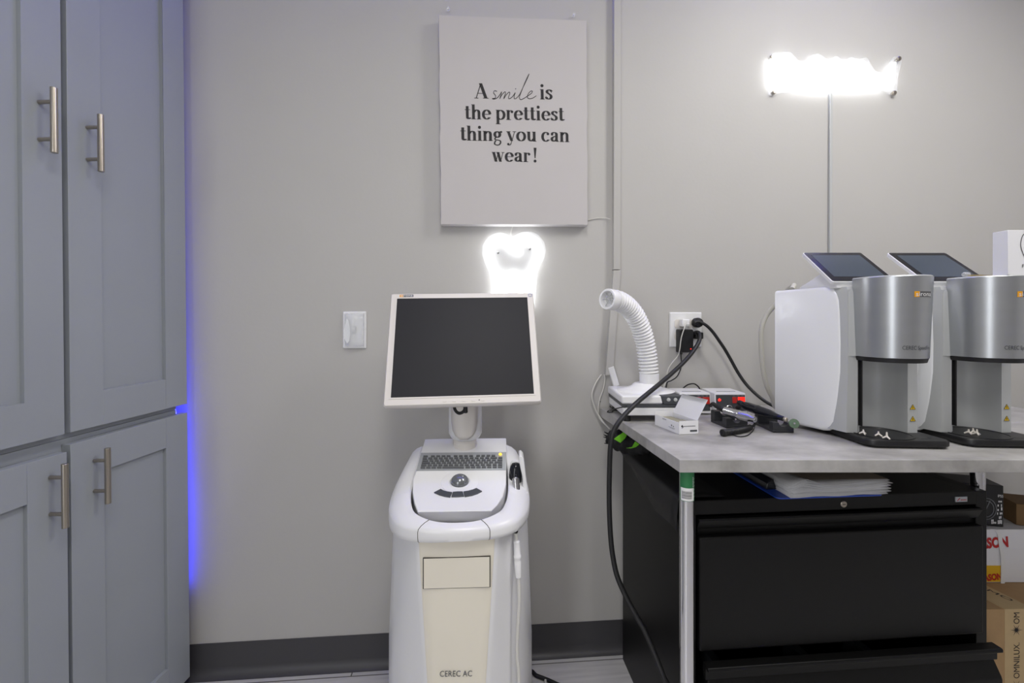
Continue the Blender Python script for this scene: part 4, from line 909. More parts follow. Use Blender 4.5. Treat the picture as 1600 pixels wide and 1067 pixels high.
for k in range(N):
    dx = rr.uniform(-0.007, 0.007); dy = rr.uniform(-0.007, 0.007); zz = 0.0033+k*0.00100; nx = 12; tw = rr.uniform(-0.03, 0.03)
    wv = rr.uniform(0, 6); cu = rr.uniform(0.4, 1.0)
    rows = []
    for j in range(7):
        row = []
        for i in range(nx+1):
            x = 0.036+0.246*i/nx; y = 0.006+0.210*j/6
            curl = 0.022*cu*math.exp(-((x-0.075)/0.030)**2)*max(0, 1-(y)/0.07)*(k/N)**1.3
            lift = 0.011*(k/N)*((x-0.036)/0.246)**2+0.0012*math.sin(x*60+wv)*max(0, 1-y/0.05)
            row.append((x+dx+tw*(y-0.1)*0.3, y+dy+tw*(x-0.16), zz+curl+lift))
        rows.append(row)
    b.loft(rows, cap=False, closed=False, M=QM)
o = b.build('paper_stack', 'paper', origin=QM); tag(o, 'thick stack of curling white papers clipped on the blue clipboard', 'papers')
md = o.modifiers.new('t', 'SOLIDIFY'); md.thickness = 0.0004
o = MB().hexa([(0.104, 0.034, 0.0300), (0.277, 0.004, 0.0378), (0.274, 0.214, 0.0378), (0.040, 0.214, 0.0270), (0.104, 0.034, 0.0306), (0.277, 0.004, 0.0384), (0.274, 0.214, 0.0384), (0.040, 0.214, 0.0276)], QM).build('cover_sheet', 'manila', origin=QM); tag(o, 'grey brown cover sheet lying on the paper stack', 'sheet')
pn_ = thing('pen', 'black pen lying on the cover sheet of the paper stack', 'pen', QM @ Matrix.Translation(V((0.08, 0.12, 0.035))))
MB().lathe([(0.001, 0), (0.004, 0.012), (0.0048, 0.02), (0.0048, 0.10), (0.0042, 0.132), (0, 0.133)], QM @ V((0.205, 0.105, 0.0402)), QM.to_3x3() @ V((-1, 0.13, -0.03)), 14).build('barrel', 'black_plastic', pn_)
MB().tube([QM @ V((0.135, 0.114, 0.0432)), QM @ V((0.085, 0.1205, 0.0418))], 0.0013, 8).build('pocket_clip', 'black_gloss', pn_)

# ================================================================== BLACK / LIME BUNDLE UNDER THE DESK AND BLACK SHEET
def lump(name, pts, m, label, cat):
    pass
gl_ = thing('work_gloves', 'black and lime cloth bundle hanging under the desk left edge', 'bundle', atZ(970, 690, 1.33))
sp = [(949, 681, 1.39, .020), (956, 684, 1.385, .030), (966, 687, 1.37, .036), (978, 691, 1.35, .038), (992, 695, 1.33, .034), (1006, 698, 1.31, .026), (1016, 700, 1.30, .016)]
P = catmull([atZ(x, y, Y) for x, y, Y, r in sp], 6); R = []
for i in range(len(P)):
    f = i/6; k = min(int(f), len(sp)-2); R.append(sp[k][3]+(sp[k+1][3]-sp[k][3])*(f-k))
b = MB(); b.tube(P, [r*(0.86+0.07*math.sin(i*1.1)) for i, r in enumerate(R)], 18)
for vv in b.bm.verts:
    vv.co.z = min(vv.co.z, DZ-T-0.004)
b.build('cloth_body', 'black_cloth', gl_, smooth=60)
def patch3(pxs, Y, dY, name):
    Z = [atZ(x, y, Y+dY*(x-960)/60) for x, y in pxs]; MB().prism(Z, (0, 0.004, 0)).build(name, 'lime_cloth', gl_, bevel=0.0008)
patch3(w4([(352, 748), (392, 718), (440, 685), (472, 712), (455, 742), (412, 783)]), 1.322, -0.022, 'lime_patch')
patch3(w4([(466, 832), (520, 822), (550, 770), (590, 795), (556, 822), (510, 834)]), 1.290, -0.02, 'lime_patch')
for (x, y, x2, y2) in ((952, 678, 944, 674.5), (951, 682, 943, 679), (951, 684, 942.5, 682.5), (953, 692, 944, 692.5)):
    MB().tube([atZ(x, y, 1.385), atZ((x+x2)/2, (y+y2)/2+.4, 1.385), atZ(x2, y2, 1.385)], [0.0035, 0.0022, 0.0008], 8).build('strap_end', 'black_cloth', gl_)
# thin black plastic sheet lying over the cabinet top and hanging down its left side
b = MB(); top = [(0.36, 0.03), (0.03, 0.02), (-0.002, 0.02)]
def fml(x, y, z): return FM @ V((x, y, z))
prof_y = [0.015, 0.05, 0.10, 0.15, 0.18, 0.22, 0.27, 0.32, 0.37, 0.41]
drop = [0.075, 0.070, 0.078, 0.082, 0.066, 0.056, 0.044, 0.030, 0.020, 0.006]
rows = []
for y, dpv in zip(prof_y, drop):
    rows.append([fml(0.11, y, FH+0.0016), fml(0.05, y, FH+0.002+0.001*math.sin(y*60)), fml(0.004, y, FH+0.003), fml(-0.004, y, FH-0.003), fml(-0.006-0.002*math.sin(y*50), y, FH-dpv*0.5), fml(-0.007-0.003*math.sin(y*37), y, FH-dpv)])
b.loft(rows, cap=False, closed=False)
o = b.build('plastic_sheet', 'black_rubber', origin=FM @ Matrix.Translation(V((0.05, 0.2, FH))), smooth=60); md = o.modifiers.new('t', 'SOLIDIFY'); md.thickness = 0.0008; md.offset = 1
tag(o, 'black plastic sheet draped over the left top edge of the filing cabinet', 'sheet')

# ================================================================== BOXES AT THE RIGHT
# big kraft carton on the floor
kz = 0.3525
e0 = on_z(1569.5, 952.0, kz)
KM = frame((e0.x, e0.y, 0), 0.03)
kb = thing('kraft_carton', 'large taped kraft shipping carton on the floor right of the filing cabinet', 'carton', KM)
MB().box((-0.062, 0, 0.001), (0.30, 0.26, kz), KM).build('body', 'kraft', kb, bevel=0.0015)
b = MB(); b.hexa([(0, -0.0006, 0.01), (0.075, -0.0006, 0.01), (0.075, 0.001, 0.01), (0, 0.001, 0.01), (0, -0.0006, kz+.0004), (0.075, -0.0006, kz+.0004), (0.075, 0.001, kz+.0004), (0, 0.001, kz+.0004)], KM)
b.hexa([(0, -0.0004, kz), (0.075, -0.0004, kz), (0.045, 0.255, kz), (-0.030, 0.255, kz), (0, -0.0006, kz+.0009), (0.075, -0.0006, kz+.0009), (0.045, 0.255, kz+.0009), (-0.030, 0.255, kz+.0009)], KM)
tp = b.build('tape', 'kraft_tape', kb)
kn = KM.to_3x3() @ V((0, -1, 0))
def kp(x, z): return KM @ V((x, -0.0008, z))
ms = []
def vtext(s, x, z0, z1, h):
    a, bq = kp(x, z0), kp(x, z1); return text_fit(s, a, bq, kn, h)
ms.append(vtext('OMNILUX.', 0.038, 0.178, 0.268, 0.0155)); ms.append(vtext('OMNILUX.', 0.038, 0.322, 0.412, 0.0155)) ; ms.append(vtext('OMNILUX.', 0.038, 0.034, 0.124, 0.0155))
bpy.data.meshes.remove(ms.pop(1))
ms.append(vtext('OM', 0.038, 0.316, 0.3445, 0.0155))
for m_ in ms: link(m_, 'tape_text', 'ink', tp, smooth=0)
b = MB()
for zc in (0.300, 0.158, 0.020):
    for k in range(12):
        a = 2*math.pi*k/12; r = 0.011 if k % 2 else 0.0165
        c0 = kp(0.0305, zc); 
        uu = KM.to_3x3() @ V((math.cos(a), 0, math.sin(a))); pp = KM.to_3x3() @ V((-math.sin(a), 0, math.cos(a)))
        b.face([c0+pp*0.0016, c0-pp*0.0016, c0+uu*r])
b.build('tape_star', 'ink', tp, smooth=0)
a, bq = KM @ V((0.052, 0.030, kz+0.0009)), KM @ V((0.012, 0.175, kz+0.0009))
link(text_fit('XULINMO', bq, a, (0, 0, 1), 0.014), 'tape_text', 'ink', tp, smooth=0)
# white carton with red print
mz0, mz1 = kz+0.0012, 0.502
MM = frame((1.20, 1.265, 0), 0.0)
mb = thing('white_carton', 'white carton with red and yellow print on top of the kraft carton', 'carton', frame((1.40, 1.33, mz0)))
my = 1.268
MB().box((1.255, my, mz0), (1.64, my+0.155, 0.4475)).build('body', 'card_white', mb, bevel=0.001)
MB().box((1.253, my-0.0015, 0.448), (1.642, my+0.1565, mz1)).build('lid', 'card_white', mb, bevel=0.001)
def mp(px, py, o=0.002): return hit(px, py, V((0, my-o, 0)), V((0, -1, 0)))
link(text_fit('MASON', mp(1519, 857.5), mp(1575.5, 853.5), (0, -1, 0), 0.027, offset=0.05, lift=0.0006), 'red_print', 'print_red', mb, smooth=0)
p0, p1 = mp(1530, 909), mp(1571, 884)
yl = MB().box((p0.x, my-0.0008, mz0+0.002), (p1.x, my+0.0005, p1.z)).build('yellow_field', 'print_yellow', mb)
link(text_fit('MASON', mp(1530, 908.5, .001), mp(1565.5, 904.5, .001), (0, -1, 0), 0.017, offset=0.045, lift=0.0006), 'yellow_field_text', 'print_red', yl, smooth=0)
ss = [mp(1549, 826.5, .003), mp(1557, 829, .004), mp(1562, 836, .004), mp(1564, 850, .004), mp(1567, 870, .004), mp(1567.5, 890, .003), mp(1567, 912, .003)]
b = MB(); P = catmull(ss, 6); b.loft([[p+V((-0.0055, 0, 0)), p+V((0.0055, 0, 0)), p+V((0.0055, 0.0012, 0)), p+V((-0.0055, 0.0012, 0))] for p in P]); b.build('strap', 'print_white', mb, smooth=60)
# black box with white print
K0 = V((1.295, 1.300, mz1+0.001)); KB = frame(K0, -0.26)
kz1 = 0.116
kk = thing('black_box', 'black product box with white symbols on the white carton', 'box', KB)
kw = 0.088
MB().box((-0.06, 0, 0), (kw, 0.085, kz1), KB).build('carton', 'black_plastic', kk, bevel=0.0015)
nb = KB.to_3x3() @ V((0, -1, 0)); K1 = K0+nb*0.0006
def kq(px, py): return hit(px, py, K1, nb)
b = MB()
for r in (16.5, 12.5):
    b.tube([kq(1541+r*math.cos(t)*0.95, 795+r*math.sin(t)) for t in [2*math.pi*k/30 for k in range(30)]], 0.0011, 6, True)
b.tube([kq(1541, 795), kq(1547, 782)], 0.001, 6)
b.build('ring_picture', 'print_grey', kk)
b = MB(); rr = random.Random(5)
for (px, py, w, h) in ((1563, 783, 6, 2.6), (1560, 789, 2.6, 3.2), (1565, 789, 2, 4), (1560, 796, 3, 3), (1565.5, 795, 3, 5), (1559, 802, 2, 3.4), (1564.5, 801.5, 4.4, 3.2), (1563, 808, 4.4, 4), (1551, 813, 4, 3.4), (1553, 816.5, 8, 3), (1562.5, 815, 7, 6)):
    n = max(1, int(w/1.6))
    for k in range(n):
        x0 = px-w/2+k*w/n; y0_ = py-h/2+rr.uniform(0, .8); 
        b.face([kq(x0, y0_+h), kq(x0+w/n*0.7, y0_+h), kq(x0+w/n*0.7, y0_), kq(x0, y0_)])
b.build('symbols', 'print_white', kk, smooth=0)
link(text_fit('IP55', kq(1559, 776.5), kq(1567.2, 777.3), nb, 0.0072, offset=0.01), 'box_text', 'print_white', kk, smooth=0)
# brown box on the white carton
NB = frame((1.432, 1.292, mz1+0.001), -0.30)
nbx = thing('brown_box', 'small brown cardboard box on the white carton at photo edge', 'box', NB)
MB().box((0, 0, 0), (0.16, 0.09, 0.060), NB).build('body', 'dark_kraft', nbx, bevel=0.001)
MB().box((0.018, -0.0006, 0.010), (0.05, 0.0005, 0.036), NB).build('label', 'print_white', nbx)

# ================================================================== SCANNER CART
CX0, CY0 = -0.130, 1.18
CTM = frame((CX0, CY0, 0), 0.035)
CTM = frame((CX0, CY0, 0), 0.052)
ct = thing('scanner_cart', 'white dental scanner cart with monitor and keyboard in front of the wall', 'scanner cart', CTM)
def cw(x, Y, z): return V((CX0, 0, 0))+V((x, Y, z)) if False else rot_cart(x, Y, z)
def rot_cart(x, Y, z): return CTM @ V((x, Y-CY0, z))
# shell: plan loop per level
def body_loop(z, k=1.0):
    t = max(0.0, min(1.0, (0.615-z)/0.32)); fw_ = 0.083-0.020*t-0.006*max(0, (0.3-z)/0.3); yf_ = 0.992-0.004*t
    sw = 0.166+0.012*t; bw = 0.172+0.008*t
    L = [(-fw_, yf_), (fw_, yf_), (fw_+0.012, yf_+0.010), (fw_+(sw-fw_)*0.42, yf_+0.040), (fw_+(sw-fw_)*0.78, yf_+0.085), (sw, yf_+0.15), (bw, 1.25), (bw, 1.31), (bw-0.02, 1.345), (bw-0.06, 1.355)]
    L = L+[(-x, y) for x, y in reversed(L[2:])]
    return [rot_cart(x*k, CY0+(y-CY0)*k, z) for x, y in L]
MB().loft([body_loop(z) for z in (0.085, 0.2, 0.3, 0.38, 0.46, 0.54, 0.6145)]).build('body_shell', 'white_plastic', ct, smooth=50)
# cream front cover following the narrowing front
b = MB(); rows = []
for z in (0.09, 0.2, 0.3, 0.38, 0.46, 0.54, 0.613):
    t = max(0.0, min(1.0, (0.615-z)/0.32)); fw_ = 0.083-0.020*t-0.006*max(0, (0.3-z)/0.3); yf_ = 0.992-0.004*t
    rows.append([rot_cart(x, y, z) for x, y in [(-fw_, yf_-0.001), (-fw_+0.004, yf_-0.004)]+[(-fw_+0.004+(2*fw_-0.008)*k/8, yf_-0.004-0.003*math.sin(math.pi*k/8)) for k in range(1, 8)]+[(fw_-0.004, yf_-0.004), (fw_, yf_-0.001), (fw_, yf_+0.004), (-fw_, yf_+0.004)]])
b.loft(rows); fcov = b.build('front_cover', 'cream_plastic', ct, smooth=40)
fn = CTM.to_3x3() @ V((0, -1, 0))
def fpt(px, py, o=0.0072): return hit(px, py, rot_cart(0, 0.990-o, 0), fn)
c4 = [fpt(x, y) for x, y in ((660.6, 920.2), (766.4, 917.2), (766.4, 869.2), (660.6, 872.2))]
b = MB(); b.prism(c4, fn*-0.006); bay = b.build('drive_bay', 'seam', fcov)
cen = sum(c4, V())/4; c5 = [p+(cen-p).normalized()*0.0024 for p in c4]
b = MB(); b.prism([p+fn*0.0006 for p in c5], fn*-0.006); b.build('drive_door', 'cream_plastic', bay)
link(text_fit('CEREC AC', fpt(687, 1057, 0.0105), fpt(737.5, 1056.4, 0.0105), fn, 0.0125), 'model_text', 'dark_grey_plastic', fcov, smooth=0)
MB().loft([body_loop(z, k) for z, k in ((0.055, 1.03), (0.08, 1.05), (0.0845, 1.03))]).build('base', 'dark_grey_plastic', ct, smooth=40)
for x, y in ((-0.15, 1.06), (0.15, 1.06), (-0.15, 1.33), (0.15, 1.33)):
    w_ = MB().lathe([(0.018, -0.010), (0.0235, -0.008), (0.0235, 0.008), (0.018, 0.010)], rot_cart(x, y, 0.0240), (1, 0, 0), 20).build('caster', 'black_rubber', ct)
    MB().box((x-0.012, y-CY0-0.012, 0.040), (x+0.012, y-CY0+0.012, 0.056), CTM).build('caster_bracket', 'dark_grey_plastic', ct)
# console plate
pb0, pb1 = V((-0.1345, 1.32, 0.741)), V((-0.129, 1.02, 0.659))
cxv = CTM.to_3x3() @ V((1, 0, 0)); pdir = (pb1-pb0).normalized(); PN = cxv.cross(-pdir).normalized()
if PN.z < 0: PN = -PN
def pl(px, py, o=0.0): return hit(px, py, pb0+PN*o, PN)
ol = [(664.2, 686), (690, 685.2), (740, 684.6), (790.8, 684.3), (791.6, 706), (791.4, 735), (790.6, 757), (785.6, 775), (776.6, 788.4), (767.6, 797), (730, 797.6), (690, 798.2), (652.5, 798.5), (647.5, 785), (644.6, 768), (645, 750), (650.3, 736), (657.5, 708)]
pts = [pl(x, y) for x, y in ol]
b = MB(); b.loft([[V((p.x, p.y+0.040*max(0.0, min(1.0, (1.10-p.y)/0.08)), 0.6155)) for p in pts], [V((p.x, p.y, p.z-0.002)) for p in pts], [p+(sum(pts, V())/len(pts)-p).normalized()*0.0015 for p in pts]])
con_ = b.build('console', 'white_plastic', ct, smooth=30)
# handle ring
outp = [(-0.158, 1.315, .688), (-0.166, 1.25, .672), (-0.1715, 1.17, .656), (-0.169, 1.10, .645), (-0.155, 1.045, .639), (-0.125, 1.000, .636), (-0.072, .974, .635), (0, .965, .635)]
inp = [(-0.1175, 1.315, .722), (-0.1190, 1.25, .708), (-0.1185, 1.17, .689), (-0.1165, 1.10, .672), (-0.108, 1.055, .661), (-0.092, 1.024, .654), (-0.050, .996, .6485), (0, .988, .6475)]
outp = outp+[(-x, y, z) for x, y, z in reversed(outp[:-1])]; inp = inp+[(-x, y, z) for x, y, z in reversed(inp[:-1])]
cp_ = catmull([rot_cart(*p) for p in outp], 6); ci_ = catmull([rot_cart(*p) for p in inp], 6); rows = []; NP = len(cp_)
for i, (p, q) in enumerate(zip(cp_, ci_)):
    s_ = abs(i/(NP-1)-0.5)*2; Hh = 0.021+(0.022 if i < NP/2 else 0.006)*min(1, s_*1.4); D_ = V((q.x-p.x, q.y-p.y, 0)); up_i = q.z-p.z; Dn = D_.normalized(); L_ = D_.length
    rows.append([p+Dn*0.004+V((0, 0, -Hh)), p+Dn*0.001+V((0, 0, -Hh*0.92)), p+V((0, 0, -Hh*0.6)), p+V((0, 0, -0.004)), p+Dn*0.0015+V((0, 0, 0.002)), p+Dn*(L_*0.25)+V((0, 0, up_i*0.52)), p+Dn*(L_*0.55)+V((0, 0, up_i*0.82)), p+Dn*(L_-0.004)+V((0, 0, up_i)), p+Dn*L_+V((0, 0, up_i-0.003)), p+Dn*L_+V((0, 0, -Hh))])
b = MB(); b.loft(rows)
rg = b.build('handle_ring', 'white_plastic', ct, smooth=50)
for px in (652.5, 768.5):
    i = min(range(NP//4, 3*NP//4), key=lambda k: abs(800+F*cp_[k].x/cp_[k].y-px)); R_ = rows[i]
    MB().tube([q+(R_[4]-R_[8]).normalized()*0.0002+V((0, 0, 0.0002)) for q in R_[0:8]], 0.0007, 6).build('seam', 'seam', rg)
# keyboard
kc4 = [pl(x, y) for x, y in ((650.3, 736), (790.6, 734.6), (791.0, 706.8), (657.8, 708.0))]
b = MB(); b.prism([p-PN*0.001 for p in kc4], PN*0.0022); kb_ = b.build('keyboard', 'silver_paint', ct)
def zk(x, y): return 640+x/8.0, 700+y/8.0
rows_k = [
 (103, 17, -0.02, [(170, 228), (266, 316), (332, 382), (398, 448), (462, 512), (550, 600), (616, 664), (680, 728), (744, 792), (832, 880), (896, 942), (960, 1008), (1022, 1070)]),
 (130, 19, 0, [(162, 218), (232, 286), (298, 352), (364, 416), (428, 480), (492, 544), (556, 608), (620, 672), (684, 736), (750, 800), (814, 864), (878, 928), (944, 994), (1008, 1094), (1108, 1160)]),
 (158, 19, 0, [(158, 234), (246, 300), (312, 366), (378, 432), (444, 496), (510, 560), (574, 626), (640, 690), (704, 756), (770, 820), (834, 886), (898, 950), (964, 1014), (1028, 1080), (1096, 1160)]),
 (186, 19, 0, [(150, 256), (268, 322), (334, 390), (402, 456), (466, 522), (534, 588), (600, 654), (666, 718), (732, 784), (796, 850), (862, 916), (928, 980), (994, 1046), (1060, 1158)]),
 (215, 20, 0, [(142, 212), (224, 278), (290, 346), (358, 412), (424, 478), (490, 544), (558, 610), (624, 676), (690, 742), (756, 808), (822, 876), (888, 942), (956, 1022), (1036, 1090), (1104, 1158)]),
 (245, 20, 0, [(136, 194), (206, 262), (272, 330), (342, 400), (408, 680), (698, 756), (766, 822), (832, 890), (900, 956), (968, 1024), (1036, 1090), (1102, 1158)])]
for (yc, h, sl, ks) in rows_k:
    for (xa_, xb_) in ks:
        dy = -6*(xa_-600)/600
        q = [pl(*zk(x, y+dy), 0.0012) for x, y in ((xa_, yc+h/2), (xb_, yc+h/2), (xb_+1, yc-h/2), (xa_+1, yc-h/2))]
        cq = sum(q, V())/4
        b = MB(); b.loft([q, [p+(cq-p).normalized()*0.0006+PN*0.0022 for p in q]]); b.build('key', 'key_grey', kb_, smooth=0)
p = pl(*zk(1134, 80), 0.0022); MB().lathe([(0.0042, 0), (0.0042, 0.002), (0.0028, 0.0032), (0, 0.0034)], p, PN, 16).build('power_light', 'amber_led', kb_, label='glowing amber power light')
# trackball and buttons
pcn = pl(*zk(627, 425), 0.0)
MB().lathe([(0.0455, -0.001), (0.0455, 0.0009), (0.0445, 0.0012), (0.0275, 0.0012), (0.0265, 0.0022), (0.0245, 0.0022), (0.0235, 0.0005), (0, 0.0005)], pcn, PN, 44).build('trackball_ring', 'light_grey_plastic' if False else 'white_plastic', con_, smooth=40)
MB().sphere(pcn+PN*0.001, (0.0225, 0.0225, 0.0185), 28, 16).build('trackball', 'ball_grey', con_)
for k, poly in enumerate(([(304, 562), (386, 518), (420, 536), (470, 550), (532, 560), (508, 622), (440, 612), (370, 592)], [(540, 556), (600, 549), (664, 550), (682, 610), (600, 616), (522, 618)], [(672, 552), (730, 542), (790, 526), (838, 508), (906, 546), (850, 576), (780, 600), (690, 616)])):
    q = [pl(*zk(x, y)) for x, y in poly]; cq = sum(q, V())/len(q)
    b = MB(); b.loft([[p-PN*0.001 for p in q], [p+PN*0.002 for p in q], [p+(cq-p).normalized()*0.001+PN*0.0028 for p in q]]); b.build('mouse_button', 'dark_grey_plastic', con_, smooth=40)
# neck
nb_ = pl(726.5, 694); nz = nb_.z
def ell(c, a, b_, z, n=28): return [(c.x+a*math.cos(2*math.pi*k/n), c.y+b_*math.sin(2*math.pi*k/n), z) for k in range(n)]
MB().loft([ell(nb_, 0.0335, 0.0335, nz-0.012), ell(nb_, 0.0335, 0.0335, nz+0.006), ell(nb_, 0.0325, 0.0325, nz+0.007), ell(nb_, 0.0325, 0.0325, nz+0.020)]).build('neck_collar', 'ivory_plastic', ct)
nc = V((nb_.x+0.0015, nb_.y-0.004, 0))
ns = [(0.030, 0.030, nz+0.0165), (0.040, 0.034, nz+0.022), (0.0465, 0.037, nz+0.034), (0.0470, 0.037, nz+0.06), (0.0465, 0.035, nz+0.10), (0.045, 0.032, nz+0.16), (0.038, 0.028, nz+0.20)]
nk = MB().loft([ell(nc, a, b_, z) for a, b_, z in ns]).build('neck', 'white_plastic', ct, smooth=60)
b = MB()
fp_ = []
for z, hw in ((nz+0.024, 0.010), (nz+0.034, 0.024), (nz+0.048, 0.032), (nz+0.07, 0.0355), (nz+0.11, 0.0365), (nz+0.15, 0.0365)):
    fp_.append([(nc.x+hw*s_, nc.y-0.0362*math.sqrt(max(0, 1-(hw*s_/0.0470)**2))-0.0022, z) for s_ in (-1, -.6, -.2, .2, .6, 1)])
b.loft(fp_, cap=False, closed=False); o_ = b.build('neck_cover', 'ivory_plastic', nk, smooth=60); md = o_.modifiers.new('t', 'SOLIDIFY'); md.thickness = 0.003; md.offset = 0
MB().tube(catmull([atZ(709, 628, 1.20), atZ(711, 640, 1.20), atZ(717, 645.5, 1.195), atZ(724, 643, 1.19), atZ(727, 636, 1.19), atZ(727.5, 628, 1.195)]), 0.0042, 10).build('cable_loop', 'black_rubber', ct)
MB().lathe([(0.0055, 0), (0.0055, 0.02), (0.004, 0.022)], atZ(727, 632, 1.185), (0.06, 0, -1), 12).build('cable_plug', 'black_rubber', ct)
# monitor
mB = atZ(724, 631.9, 1.154); mT = atZ(723.4, 457.5, 1.287); mu = (mT-mB); mh = mu.length; mu.normalize()
mr = V((math.cos(math.radians(4.6)), math.sin(math.radians(4.6)), 0.004)).normalized(); mr = (mr-mu*mr.dot(mu)).normalized(); mn = mr.cross(mu).normalized()
MO = Matrix((mr, mu, mn)).transposed().to_4x4(); MO.translation = mB
hw = 0.2005
def mloop(hx, y0_, y1_, r, z): return [(x, y, z) for x, y in rrect(-hx, y0_, hx, y1_, r)]
b = MB(); b.loft([mloop(hw-0.05, 0.06, mh-0.06, 0.02, -0.062), mloop(hw-0.03, 0.03, mh-0.03, 0.012, -0.058), mloop(hw-0.004, 0.002, mh-0.002, 0.008, -0.030), mloop(hw, 0, mh, 0.006, -0.026), mloop(hw, 0, mh, 0.006, -0.004), mloop(hw-0.003, 0.003, mh-0.003, 0.005, 0)], M=MO)
mo = b.build('monitor', 'ivory_plastic', ct, smooth=40)
sx0, sx1, sy0, sy1 = -hw+0.0185, hw-0.0185, 0.0225, mh-0.0165
b = MB(); fr = 0.0015
for (x0_, y0_, x1_, y1_) in ((sx0-.004, sy0-.004, sx1+.004, sy0), (sx0-.004, sy1, sx1+.004, sy1+.004), (sx0-.004, sy0, sx0, sy1), (sx1, sy0, sx1+.004, sy1)):
    b.box((x0_, y0_, -0.001), (x1_, y1_, 0.0012), MO)
b.build('screen_bezel', 'ivory_plastic', mo, bevel=0.0006)
MB().box((sx0, sy0, -0.001), (sx1, sy1, 0.0004), MO).build('screen', 'screen_glass', mo)
def mpx(px, py, o=0.0012): return hit(px, py, mB+mn*o, mn)
lg = MO.inverted() @ mpx(624.5, 462.6); lg2 = MO.inverted() @ mpx(646, 458.6)
y0_, y1_ = mh-0.0125, mh-0.0045
MB().box((lg.x, y0_, 0), (lg.x+0.010, y1_, 0.0007), MO).build('logo_badge', 'orange', mo)
MB().box((lg.x+0.010, y0_, 0), (lg2.x, y1_, 0.0007), MO).build('logo_badge_field', 'logo_grey', mo)
link(text_fit('sirona', MO @ V((lg.x+0.0025, y0_+0.0015, 0.0007)), MO @ V((lg2.x-0.002, y0_+0.0015, 0.0007)), mn, 0.0075), 'logo_text', 'print_white', mo, smooth=0)
for px, py in ((695, 627.2), (709.5, 625.8), (725, 626.2), (740, 626), (754.5, 626.2)):
    q = MO.inverted() @ mpx(px, py); MB().loft([mloop(0.0055, -0.0028, 0.0028, 0.0027, z) for z in (0, 0.0012)], M=MO @ Matrix.Translation(V((q.x, 0.0105, 0)))).build('monitor_button', 'ivory_plastic', mo)
q = MO.inverted() @ mpx(748.8, 626); MB().lathe([(0.0013, 0), (0.0013, 0.0009)], MO @ V((q.x, 0.0105, 0)), mn, 10).build('monitor_light', 'ink', mo)
q = MO @ V((hw-0.010, mh-0.0095, 0.0006)); MB().tube([q+mr*(0.005*math.cos(t))+mu*(0.005*math.sin(t)) for t in [2*math.pi*k/20 for k in range(20)]], 0.0005, 6, True).build('corner_mark', 'blue_board', mo)
MB().hexa([(-0.045, 0.02, -0.105), (0.045, 0.02, -0.105), (0.045, 0.11, -0.11), (-0.045, 0.11, -0.11), (-0.04, 0.03, -0.055), (0.04, 0.03, -0.055), (0.04, 0.13, -0.055), (-0.04, 0.13, -0.055)], MO).build('monitor_mount', 'white_plastic', mo)
# scanner holder on the right of the ring
hy = 1.155
def hpx(px, py, Y=hy): return atZ(px, py, Y)
hold = MB().loft([[hpx(796, 786, 1.13), hpx(826, 783, 1.13), hpx(826, 775, 1.18), hpx(797, 777, 1.18)], [hpx(797, 772, 1.13), hpx(825.5, 769, 1.13), hpx(824, 765, 1.18), hpx(797, 766, 1.18)]]).build('handpiece_holder', 'white_plastic', ct, bevel=0.003)
b = MB(); back = [(796.5, 780), (796.5, 726), (800, 721.5), (806, 720.5), (811, 722), (813, 727), (815, 780)]
b.prism([hpx(x, y, 1.195) for x, y in back], (0, 0.012, 0)); b.build('holder_back', 'white_plastic', hold, bevel=0.002)
b = MB(); fin = [(810.5, 713), (814.5, 712), (817.8, 716), (820, 730), (822.5, 752), (825.5, 772), (823.5, 790), (818, 781), (817.5, 770), (816, 745), (812, 726)]
b.prism([hpx(x, y, 1.140) for x, y in fin], (0, 0.052, 0)); b.build('holder_fin', 'white_plastic', hold, bevel=0.0025)
# intraoral camera held in the holder
HP = hpx(805.5, 741.5, 1.155)
sc_ = thing('intraoral_camera', 'dark headed silver intraoral scanner camera hanging in the cart holder', 'scanner camera', frame(HP))
b = MB(); lp_ = []
for k in range(9):
    a = -math.pi/2+math.pi*k/8; lp_.append((max(0.002, 0.0165*math.cos(a)**0.5 if math.cos(a) > 1e-6 else 0.002), 0.031*math.sin(a)-0.004))
b.lathe(lp_, HP+V((0.0, 0.006, 0.001)), (0.05, 0.1, 1), 24); b.build('head', 'black_gloss', sc_, smooth=70)
b = MB(); b.lathe([(0.004, 0), (0.0085, 0.004), (0.0092, 0.022), (0.0075, 0.036), (0.0035, 0.05), (0.002, 0.056)], hpx(805.2, 745, 1.134), hpx(808.6, 777.5, 1.118)-hpx(805.2, 745, 1.134), 20); b.build('neck', 'silver', sc_)
b = MB(); b.lathe([(0.0056, 0), (0.0060, 0.004), (0.0052, 0.034), (0.0040, 0.036)], hpx(807.0, 808, 1.048), hpx(805.8, 832, 1.048)-hpx(807.0, 808, 1.048), 16); b.build('strain_relief', 'black_rubber', sc_)
P = catmull([hpx(808.5, 778, 1.118), hpx(810, 783, 1.10), hpx(808.5, 796, 1.07), hpx(807.0, 808, 1.048), hpx(805.8, 832, 1.048), hpx(807.3, 845, 1.045), hpx(810.5, 903, 1.042), hpx(811.3, 940, 1.04), hpx(809.0, 985, 1.04), hpx(808.2, 1020, 1.04), hpx(810.5, 1050, 1.04), hpx(814, 1085, 1.04), V((0.055, 1.05, 0.14)), V((0.085, 1.10, 0.03)), V((0.095, 1.2, 0.008)), V((0.10, 1.36, 0.008))], 8)
MB().tube(P, 0.0036, 10).build('cable', 'white_cable', sc_)
b = MB(); A_, B_ = hpx(807.2, 844, 1.045), hpx(810.3, 903, 1.042); Ls = (B_-A_).length
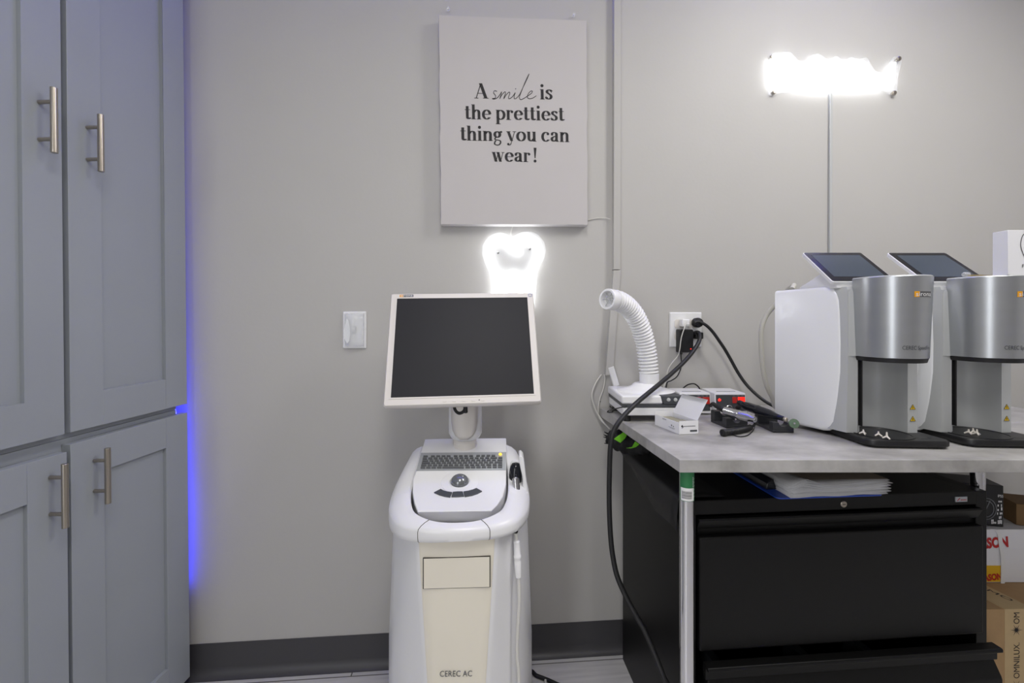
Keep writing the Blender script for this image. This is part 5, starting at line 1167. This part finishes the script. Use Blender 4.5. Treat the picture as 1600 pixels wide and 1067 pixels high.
b.lathe([(0.0042, 0), (0.0072, 0.003), (0.0076, Ls*.38), (0.0088, Ls*.40), (0.0088, Ls*.46), (0.0082, Ls*.48), (0.0078, Ls*.55), (0.0084, Ls*.57), (0.0066, Ls*0.97), (0.0040, Ls)], A_, B_-A_, 18); b.build('cable_sleeve', 'white_plastic', sc_)
# cart mains cable on the floor
wire('floor_cable', 'black_rubber', [V((0.0, 1.30, 0.006)), on_z(826, 1050, 0.006), on_z(838, 1055.5, 0.006), on_z(850, 1060, 0.006), on_z(866, 1067, 0.006), on_z(900, 1085, 0.006), on_z(960, 1140, 0.006)], 0.0058, 'black cable on the floor right of the scanner cart', 'cable', 10)

# ================================================================== LIGHT
def area(name, loc, size, power, col=(1, 1, 1), target=None, sizey=None):
    l = bpy.data.lights.new(name, 'AREA'); l.energy = power; l.color = col; l.size = size
    if sizey: l.shape = 'RECTANGLE'; l.size_y = sizey
    o = bpy.data.objects.new(name, l); COL.objects.link(o); o.location = loc
    d = (V(target)-V(loc)) if target else V((0, 0, -1)); o.rotation_euler = d.to_track_quat('-Z', 'Y').to_euler(); return o
area('ceiling_lamp_light', (0.05, -0.15, 2.42), 0.3, 20, (1, 0.975, 0.94), None, 1.2)
area('ceiling_lamp_light', (1.25, 0.75, 2.42), 0.3, 24, (1, 0.98, 0.95), (1.0, 0.95, 0.0), 1.2)
area('front_fill_light', (-1.05, -1.7, 1.2), 0.55, 25, (0.95, 0.97, 1), (0.2, 1.2, 1.0), 2.0)  # tall fill lamp added behind the camera to brighten front faces; no doorway there
w = bpy.data.worlds.new('world'); w.use_nodes = True; w.node_tree.nodes['Background'].inputs[0].default_value = (0.8, 0.85, 1, 1); w.node_tree.nodes['Background'].inputs[1].default_value = 0.0
SC.world = w
cd = bpy.data.cameras.new('camera'); cd.sensor_width = 36; cd.lens = F/1600*36; cd.shift_y = -(533.5-HZ)/1600; cd.clip_start = 0.02
cam = bpy.data.objects.new('camera', cd); COL.objects.link(cam); cam.location = CAM; cam.rotation_euler = (math.pi/2, 0, 0); SC.camera = cam
SC.view_settings.view_transform = 'Standard'; SC.view_settings.look = 'None'; SC.view_settings.gamma = 1; SC.view_settings.exposure = -0.13
SC.view_settings.use_curve_mapping = False
